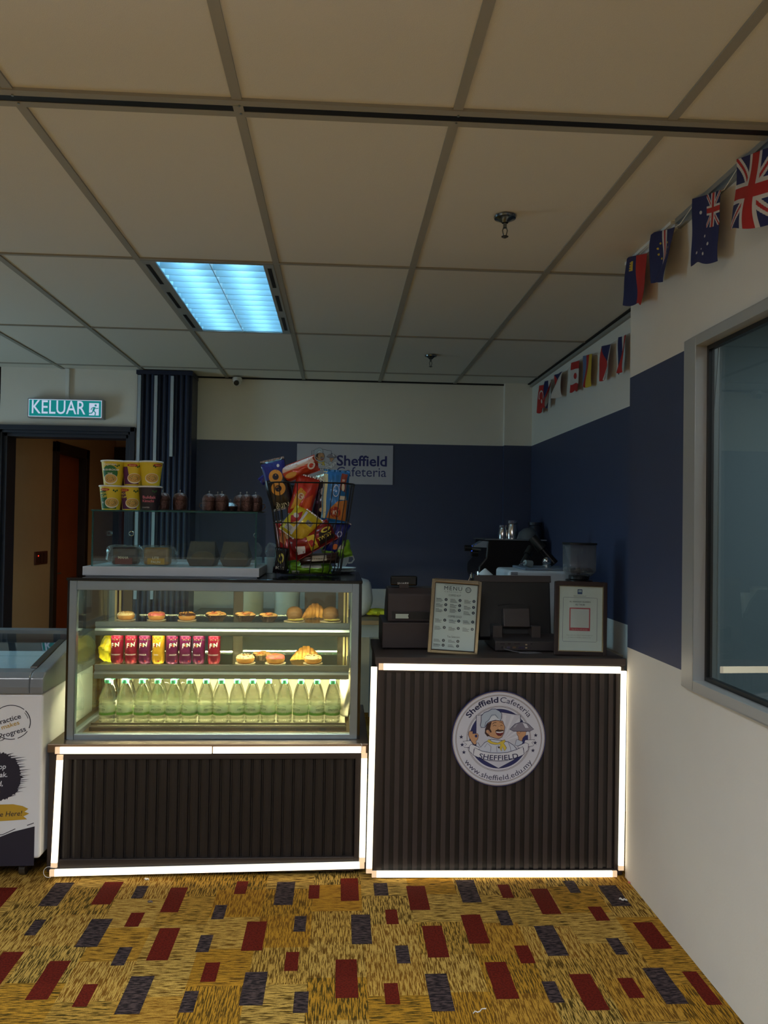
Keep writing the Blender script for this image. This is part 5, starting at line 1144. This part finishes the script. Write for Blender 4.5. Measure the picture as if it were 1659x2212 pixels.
for x, z, w_, h_, c_ in ((.735, .962, .020, .005, DK), (.765, .962, .014, .006, DK), (.800, .962, .028, .005, DK), (.733, .946, .006, .009, (20, 18, 18)), (.744, .946, .006, .006, (90, 80, 76)), (.762, .945, .015, .008, (70, 66, 90)), (.788, .945, .015, .008, (100, 76, 50)), (.820, .945, .026, .008, (50, 44, 70)), (.842, .958, .008, .006, (170, 150, 120)), (.842, .944, .008, .006, (170, 150, 120)), (.865, .962, .010, .005, DK), (.862, .945, .004, .004, DK)):
    MB().box(x-w_/2, x+w_/2, 3.4025, 3.4052, z-h_/2, z+h_/2).build('port', mat('port_%d_%d_%d' % c_, c_, .5), tt)
MB().tube([(.74, 3.40, .940), (.78, 3.385, CZt+.006), (.83, 3.36, CZt+.003), (.88, 3.352, CZt+.003), (.895, 3.37, CZt+.003), (.86, 3.385, CZt+.003), (.82, 3.375, CZt+.004), (.80, 3.36, CZt+.003), (.85, 3.345, CZt+.003), (.90, 3.36, CZt+.003)], .0022, 7).build('cable', mat('grey_cable', (90, 88, 92), .5), tt, smooth=True, label='grey coiled cable')
MB().ball((1.02, 3.62, .985), .016, 14, 9).cyl((1.005, 3.60, .98), (1.02, 3.62, .985), .010, n=10).build('webcam_knob', gloss_black, tt, smooth=True) if False else None

# ------------------------------------------------------------------ behind the counters
tw = mat('grey_wood_top', (142, 122, 98), .5, var=.12, scale=5); tl = mat('pale_blue_grey_leg', (140, 154, 170), .5)
bt = thing('back_table', 'long wooden topped table against the back wall', 'table', (.55, 5.7, 0))
MB().box(-1.05, 1.50, 5.34, 6.05, .79, .82).build('tabletop', tw, bt, bevel=.003)
MB().box(-1.02, 1.48, 5.37, 5.39, .70, .79).build('apron', tl, bt)
for x in (-1.02, .255, 1.44):
    for y in (5.40, 5.98): MB().box(x, x+.04, y, y+.04, 0, .79).build('leg', tl, bt)
st_ = thing('side_table', 'low white side table along the recess wall behind the counter', 'table', (1.2, 4.6, 0))
MB().box(.76, 1.50, 3.98, 5.30, .79, .82).build('tabletop', tw, st_, bevel=.003)
for x, y in ((.78, 4.0), (1.44, 4.0), (.78, 5.24), (1.44, 5.24)): MB().box(x, x+.04, y, y+.04, 0, .79).build('leg', tl, st_)
q = spot(818, 1338, 5.55); crm = MB(); crm.ball((q.x, 5.62, .848), .085, 26, 12, sc=(1.2, .8, .30), warp=lambda p: 1+.35*noise.noise(p*28))
tag(crm.build('cleaning_cloth', mat('lime_cloth', (196, 206, 50), .8, var=.15, scale=60), smooth=True), 'crumpled lime green cloth on the table beside the register', 'cloth')
q = spot(784, 1300, 5.6); t = thing('paper_towel_pack', 'white pack standing on the back table beside the display case', 'pack', (q.x, 5.6, .82))
m = MB(); m.ball((q.x-.02, 5.6, .96), .12, 28, 16, sc=(.8, .7, 1.15), warp=lambda p: 1+.14*noise.noise(p*14)); m.build('wrapper', mat('bluish_white_film', (190, 202, 218), .3, var=.1, bump=.4), t, smooth=True)
# containers seen through the case
for k, (x, h, c_, lb) in enumerate(((-.62, .24, (206, 196, 170), 'tall cream canister on the back table behind the case'), (-.36, .20, (196, 200, 196), 'white storage tub on the back table behind the case'), (-.12, .26, (96, 70, 50), 'brown carton on the back table behind the case'))):
    t = thing('storage_canister' if k < 2 else 'carton', lb, 'container', (x, 5.6, .82))
    if k < 2: MB().lathe([(0, 0), (.085, 0), (.09, .01), (.092, h-.03), (.088, h-.02)], (x, 5.6, .8205), 28).build('body', mat('tub_%d' % k, c_, .5), t, smooth=True); MB().lathe([(.088, h-.02), (.095, h-.02), (.095, h), (0, h)], (x, 5.6, .8205), 28).build('lid', white_pl, t)
    else: MB().box(x-.11, x+.11, 5.5, 5.68, .8205, .8205+h).build('body', mat('carton_brown', c_, .7), t, bevel=.002); MB().box(x-.012, x+.012, 5.499, 5.68, .8205+h, .8215+h).build('tape', papm, t)
# espresso machine
em = thing('espresso_machine', 'dark espresso machine with cups on top in the back corner', 'espresso machine', (1.25, 5.7, .82))
dkm = mat('dark_machine_body', (28, 22, 22), .35, .4, var=.1)
MB().prism([(1.04, .86), (1.03, 1.06), (1.00, 1.13), (1.0, 1.20), (1.05, 1.26), (1.06, 1.385), (1.46, 1.385), (1.50, 1.30), (1.50, .86)], 5.45, 5.95, 'y').build('body', dkm, em, bevel=.012, seg=3)
MB().box(1.045, 1.49, 5.46, 5.94, 1.385, 1.392).build('cup_tray', steel, em)
for x, y in ((1.06, 5.5), (1.45, 5.5), (1.06, 5.9), (1.45, 5.9)): MB().cyl((x, y, .8205), (x, y, .862), .02, n=14).build('foot', black, em)
m = MB(); m.prism([(.955, 1.335), (1.06, 1.33), (1.06, 1.375), (1.03, 1.378)], 5.46, 5.6, 'y'); m.build('hood', alu, em, label='silver pointed hood')
MB().cyl((.905, 5.5, 1.325), (.955, 5.5, 1.325), .022, n=18).build('steam_knob', black, em); MB().cyl((.955, 5.5, 1.325), (1.02, 5.5, 1.315), .012, n=14).build('knob_shaft', chrome, em)
MB().cyl((.965, 5.56, 1.29), (1.01, 5.56, 1.29), .028, n=18).build('pressure_knob', black, em)
for k, (dx, dz) in enumerate(((-.03, .02), (-.03, -.015), (.0, .03))): MB().ball((.985+dx, 5.49, 1.32+dz), .0045, 8, 6).build('indicator', glow('blue_indicator', (.05, .15, 1), .6), em)
MB().cyl((1.02, 5.49, 1.16), (1.02, 5.49, 1.10), .036, n=22).cyl((1.02, 5.49, 1.10), (1.02, 5.49, 1.085), .028, n=22).build('group_head', chrome, em, smooth=True)
MB().cyl((1.0, 5.47, 1.095), (.93, 5.42, 1.08), .013, .017, n=12).build('portafilter_handle', black, em, smooth=True)
MB().lathe([(0, 0), (.016, .0), (.018, .028), (.0, .030)], (.95, 5.43, 1.115), 16).build('pressure_gauge', chrome, em, smooth=True)
MB().tube([(.985, 5.44, 1.14), (.945, 5.43, 1.15), (.925, 5.42, 1.10), (.93, 5.41, 1.02)], .006, 8).build('steam_wand', chrome, em, smooth=True)
for k, (px1, w_, h_, c_, lb) in enumerate(((1092, .035, .10, chrome, 'tall slim metal shaker on the espresso machine, leftmost'), (1113, .045, .135, chrome, 'shiny metal jug on the espresso machine, second from left'), (1140, .085, .09, mat('grey_bowl_glaze', (92, 98, 106), .35), 'upturned grey bowl on the espresso machine'), (1163, .06, .125, mat('dark_glass_jar', (34, 40, 54), .3), 'dark jar at the right end on the espresso machine'))):
    x = spot(px1, 1160, 5.6).x
    if k == 2:
        m = MB().lathe([(0, .085), (w_*.4, .078), (w_*.8, .05), (w_, 0), (0, 0)], (x, 5.58, 1.393), 28)
        tag(m.build('bowl', c_, smooth=True), lb, 'bowl')
    else:
        t = thing('metal_jug' if k < 2 else 'jar', lb, 'jug' if k < 2 else 'jar', (x, 5.7, 1.3925))
        MB().lathe([(0, 0), (w_, 0), (w_*1.02, h_*.4), (w_*.75, h_*.8), (w_*.8, h_*.82)], (x, 5.7, 1.3925), 24).build('body', c_, t, smooth=True)
        MB().lathe([(w_*.8, h_*.82), (w_*.84, h_*.84), (w_*.84, h_), (0, h_)], (x, 5.7, 1.3925), 24).build('lid', c_, t)
# white machine with tamping tools, on the side table
wm = thing('ice_machine', 'white countertop machine with vent slots behind the till monitor', 'machine', (1.16, 4.5, .82))
MB().box(.962, 1.36, 4.32, 4.68, .8205, 1.235).build('body', mat('white_machine', (206, 214, 222), .4), wm, bevel=.02, seg=4)
MB().box(1.06, 1.35, 4.335, 4.66, 1.2352, 1.248).build('lid', mat('grey_blue_lid', (120, 132, 148), .3), wm, bevel=.005)
for k in range(6): MB().box(.975, 1.015, 4.3185, 4.3205, 1.180+.008*k, 1.184+.008*k).build('vent_slot', black, wm)
t = thing('coffee_tamper', 'round silver ball-topped tamper on the white machine', 'tamper', (1.215, 4.5, 1.248)); MB().cyl((1.215, 4.45, 1.2485), (1.215, 4.45, 1.262), .026, n=22).build('base', steel, t, smooth=True); MB().ball((1.215, 4.45, 1.282), .026, 22, 14).build('knob', chrome, t, smooth=True)
def leaning(name, label, cat, p, q, w_, mt):
    t = thing(name, label, cat, p); p, q = Vector(p), Vector(q); d = (q-p)
    m = MB(); m.cyl(p, p+d*.55, w_, w_*.8, 16); m.build('handle', mt, t, smooth=True, bevel=.004)
    m = MB(); m.cyl(p+d*.55, q, w_*1.25, w_*1.0, 18); m.build('head', black if mt is not chrome else darksteel, t, smooth=True)
leaning('coffee_tool', 'dark slanting portafilter leaning left on the white machine', 'coffee tool', (1.10, 4.55, 1.262), (1.16, 4.60, 1.36), .02, black)
leaning('coffee_tool', 'dark slanting tool leaning right beside the silver tamper', 'coffee tool', (1.30, 4.58, 1.262), (1.17, 4.62, 1.42), .026, dkm)
q = spot(1135, 1228, 4.45); t = thing('milk_scoop', 'tilted clear scoop lying at the left on the white machine', 'scoop', (q.x, 4.42, 1.248))
MB().cyl((q.x-.012, 4.42, 1.275), (q.x+.03, 4.44, 1.266), .017, .022, 18).build('cup', mat('frosted_scoop', (150, 164, 164), .25, .3), t, smooth=True); MB().cyl((q.x-.012, 4.42, 1.275), (q.x-.045, 4.41, 1.262), .005, n=8).build('handle', chrome, t)
MB().lathe([(0, .06), (.012, .055), (.05, .0), (0, 0)], (spot(1048, 1240, 4.9).x, 4.9, 1.12), 24)
q = spot(1048, 1236, 4.4); t = thing('paper_cup_stack', 'white cone topped holder left of the espresso machine', 'holder', (q.x, 4.4, .82))
MB().cyl((q.x, 4.4, 0.8205), (q.x, 4.4, 1.205), .028, n=20).build('tube', mat('white_machine', (206, 214, 222), .4), t, smooth=True); MB().cyl((q.x, 4.4, 1.205), (q.x, 4.4, 1.240), .045, .004, 24).build('cone', white_pl, t)
# grinder with clear hopper
gx = spot(1251, 1210, 4.13).x; gg_ = thing('coffee_grinder', 'coffee grinder with clear hopper of beans behind the payment poster', 'grinder', (gx, 4.13, .82))
MB().prism([(gx+.07*math.cos(a), 4.13+.09*math.sin(a)) for a in [2*PI*k/20 for k in range(20)]], .8205, 1.200, 'z').build('body', dkm, gg_, smooth=True)
MB().lathe([(.045, 1.200), (.055, 1.205), (.055, 1.222), (.035, 1.224)], (gx, 4.13, 0), 28).build('collar', black, gg_)
def sq(a, j): return 1/max(abs(math.cos(a)), abs(math.sin(a)))**.55
hop = glass('smoky_hopper', (.84, .86, .88), 1.5, .02, haze=.16, hazecol=(.5, .5, .5))
MB().lathe([(.045, 1.215), (.066, 1.228), (.0815, 1.25), (.083, 1.39)], (gx, 4.13, 0), 48, fold=sq).build('hopper', hop, gg_, smooth=True, solid=.001)
MB().lathe([(0, 1.390), (.0865, 1.390), (.0865, 1.400), (0, 1.401)], (gx, 4.13, 0), 48, fold=sq).build('lid', black, gg_)
m = MB()
for k in range(140):
    a = R.uniform(0, 6.28); r_ = .068*math.sqrt(R.random()); m.ball((gx+r_*math.cos(a), 4.13+r_*math.sin(a), 1.232+.020*R.random()+ (r_*.15)), .006, 6, 4, sc=(1.4, .8, .7))
o = m.build('coffee_beans', mat('roasted_beans', (58, 34, 22), .35, var=.3), gg_); o['kind'] = 'stuff'

# ------------------------------------------------------------------ chest freezer at the left
fz = thing('chest_freezer', 'white chest freezer with grey curved glass top and printed front', 'freezer', (-1.75, 3.55, 0))
fx0, fx1, fy0, fy1 = -2.42, -1.187, 3.235, 3.90
fw_ = mat('white_freezer_enamel', (218, 220, 224), .35, var=.02); fg = mat('grey_freezer_rim', (112, 118, 124), .28, var=.04, coat=.4)
MB().box(fx0+.02, fx1-.006, fy0+.012, fy1, .10, .772).build('cabinet', fw_, fz, bevel=.012, seg=3)
MB().box(fx0+.06, fx1-.05, fy0+.05, fy1-.03, .062, .10).build('skid', black, fz)
for x in (fx0+.12, fx1-.10):
    for y in (fy0+.10, fy1-.10): MB().cyl((x-.012, y, .028), (x+.012, y, .028), .028, n=20).box(x-.016, x+.016, y-.012, y+.012, .03, .062).build('caster', darksteel, fz)
prof = [(fy0-.006, .772), (fy0-.010, .800), (fy0-.004, .838), (fy0+.02, .856), (fy0+.07, .864), (fy0+.22, .895), (fy0+.38, .930), (fy0+.54, .945), (fy1+.005, .948), (fy1+.005, .772)]
for xa, xb in ((fx1-.055, fx1), (fx0, fx0+.055)): MB().prism(prof, xa, xb, 'x').build('side_rim', fg, fz, bevel=.006, seg=3)
MB().prism(prof[:5]+[(fy0+.07, .772)], fx0+.055, fx1-.055, 'x').build('front_rim', fg, fz, bevel=.006, seg=3)
MB().prism([(fy1-.05, .90), (fy1-.05, .944), (fy1+.005, .948), (fy1+.005, .772)], fx0+.055, fx1-.055, 'x').build('rear_rim', fg, fz)
m = MB(); gl = [(fy0+.07, .862), (fy0+.22, .890), (fy0+.38, .922), (fy0+.56, .936)]
for i in range(3): m.prism([gl[i], gl[i+1], (gl[i+1][0], gl[i+1][1]-.004), (gl[i][0], gl[i][1]-.004)], fx0+.055, fx1-.055, 'x')
m.build('sliding_glass', glass('freezer_glass', (.86, .92, .95), 1.55), fz)
m = MB(); m.prism([(fy0+.075, .868), (fy0+.22, .900), (fy0+.40, .934), (fy0+.40, .926), (fy0+.22, .890), (fy0+.075, .858)], fx1-.085, fx1-.055, 'x'); m.build('lid_edge', darksteel, fz, bevel=.003)
MB().box(fx0+.055, fx1-.055, fy0+.08, fy1-.06, .772, .790).build('inner_floor', mat('dark_blue_inside', (50, 62, 84), .6), fz)
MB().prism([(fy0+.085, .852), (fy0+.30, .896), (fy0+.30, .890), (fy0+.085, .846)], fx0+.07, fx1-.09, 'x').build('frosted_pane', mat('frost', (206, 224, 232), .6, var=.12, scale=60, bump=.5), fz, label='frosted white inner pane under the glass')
# printing on the freezer front; photo pixels from its upper right corner, scaled to metres
k_ = 3.2/F_PX; OX = spot(99, 1497, 3.24); 
A = Art(plane_map((OX.x, fy0+.0115, OX.z), (1, 0, .0), (0, 0, 1), (0, -1, 0), k_), .0003)
cc = (28, 26, 44); gd = (176, 140, 40)
def ellpts(cx, cy, rx, ry, a0, a1, n=30): return [(cx+rx*math.cos(a0+(a1-a0)*i/n), cy+ry*math.sin(a0+(a1-a0)*i/n)) for i in range(n+1)]
A.stroke(ellpts(-72, -63, 40, 36, -2.2, -1.35), 1.6, cc, 1); A.stroke(ellpts(-72, -63, 40, 36, -1.2, -.55), 1.6, cc, 1); A.stroke(ellpts(-72, -63, 40, 36, -.35, .75), 2.0, cc, 1); A.stroke(ellpts(-72, -63, 40, 36, .85, 2.6), 1.6, cc, 1); A.stroke(ellpts(-72, -63, 36, 32, .25, .7), 1.2, cc, 1)
A.stroke([(-94, -92), (-98, -104), (-88, -100), (-84, -97)], 1.6, cc, 1)
for w_, x, y, s_, c_, ww in (('Practice', -51, -54, 15, cc, 53), ('makes', -54, -67, 13, gd, 38), ('Progress', -40, -81, 15, cc, 57)):
    A.text(w_, x, y, s_, c_, 2, 'r', rot=.30, bold=.012, width=ww)
R2 = random.Random(5); pts = []
for i in range(60):
    a = -1.62+3.24*i/59; r_ = 1+(.22*R2.random() if i % 2 else -.05*R2.random()); pts.append((-97+50*math.cos(a)*r_*(.9 if i % 2 else 1), -178+52*math.sin(a)*(.92+.12*R2.random())))
A.poly(pts+[(-97-95*math.sin(PI*k/13), -178+54*math.cos(PI*k/13)) for k in range(1, 13)], cc, 1)
for k in range(22):
    yy = -132-4.2*k; l = 50*math.sqrt(max(.02, 1-((yy+178)/54)**2)); x1 = -97+l+R2.uniform(4, 22); A.poly([(-97+l*.7, yy-1.6), (-97+l*.7, yy+1.6), (x1, yy+R2.uniform(1, 5))], cc, 2)
for w_, x, y, c_ in (('op', -80, -161, (214, 216, 224)), ('eak.', -77, -178, (214, 216, 224)), ('rd,', -86, -197, (214, 216, 224)), ('p', -91, -214, gd)): A.text(w_, x, y, 15, c_, 3, 'r', bold=.012, shear=.2, rot=.06)
bp2 = [(-226, -272), (-236, -266), (-224, -258), (-234, -250), (-222, -244), (-150, -238)][::-1][1:]+[(-150, -275), (-60, -270), (-34, -268), (-42, -262), (-30, -256), (-40, -252), (-32, -246), (-44, -240), (-64, -236), (-150, -238)]
A.poly(bp2, gd, 1); A.text('Are Here!', -44, -260, 15, cc, 2, 'r', shear=.2, rot=.05, bold=.006)
A.poly([(-600, -372), (-600, -330), (-150, -312), (-90, -305), (-62, -294), (-18, -283), (-18, -366)], (30, 28, 44), 1)
A.stroke([(-150, -306), (-84, -300), (-58, -288)], 1.6, cc, 1); A.stroke([(-34, -281), (-20, -276)], 1.6, cc, 1)
A.make('printed_front', fz, label='black and mustard printed slogans')

# ------------------------------------------------------------------ scraps on the carpet
for lb, px1, py1, c_, l_, a_ in (('tiny pink wrapper on the carpet against the right wall', 1362, 1908, (214, 120, 110), .02, .3), ('small white paper scrap on the carpet near the right wall', 1346, 1945, (226, 222, 214), .028, -.3), ('thin white thread lying on the carpet at the bottom right', 1036, 2186, (226, 222, 200), .05, .5), ('tiny white crumb on the carpet below the case', 317, 1901, (230, 226, 216), .016, 0), ('small grey pebble of fluff on the carpet at left', 324, 1950, (110, 100, 96), .016, .2)):
    d = _fw + (px1-829.5)/F_PX*_r - (py1-1106)/F_PX*_u; p = EYE-d*(EYE.z/d.z)
    m = MB(); m.tube([p+Vector((l_*(k/6-.5)*math.cos(a_), l_*(k/6-.5)*math.sin(a_)+.004*math.sin(k*1.7), .004+.0015*math.sin(k*2.1))) for k in range(7)], .0016 if 'thread' in lb else .0032, 6)
    tag(m.build('thread' if 'thread' in lb else 'paper_scrap', mat('scrap_%d' % c_[1], c_, .7), smooth=True), lb, 'litter')
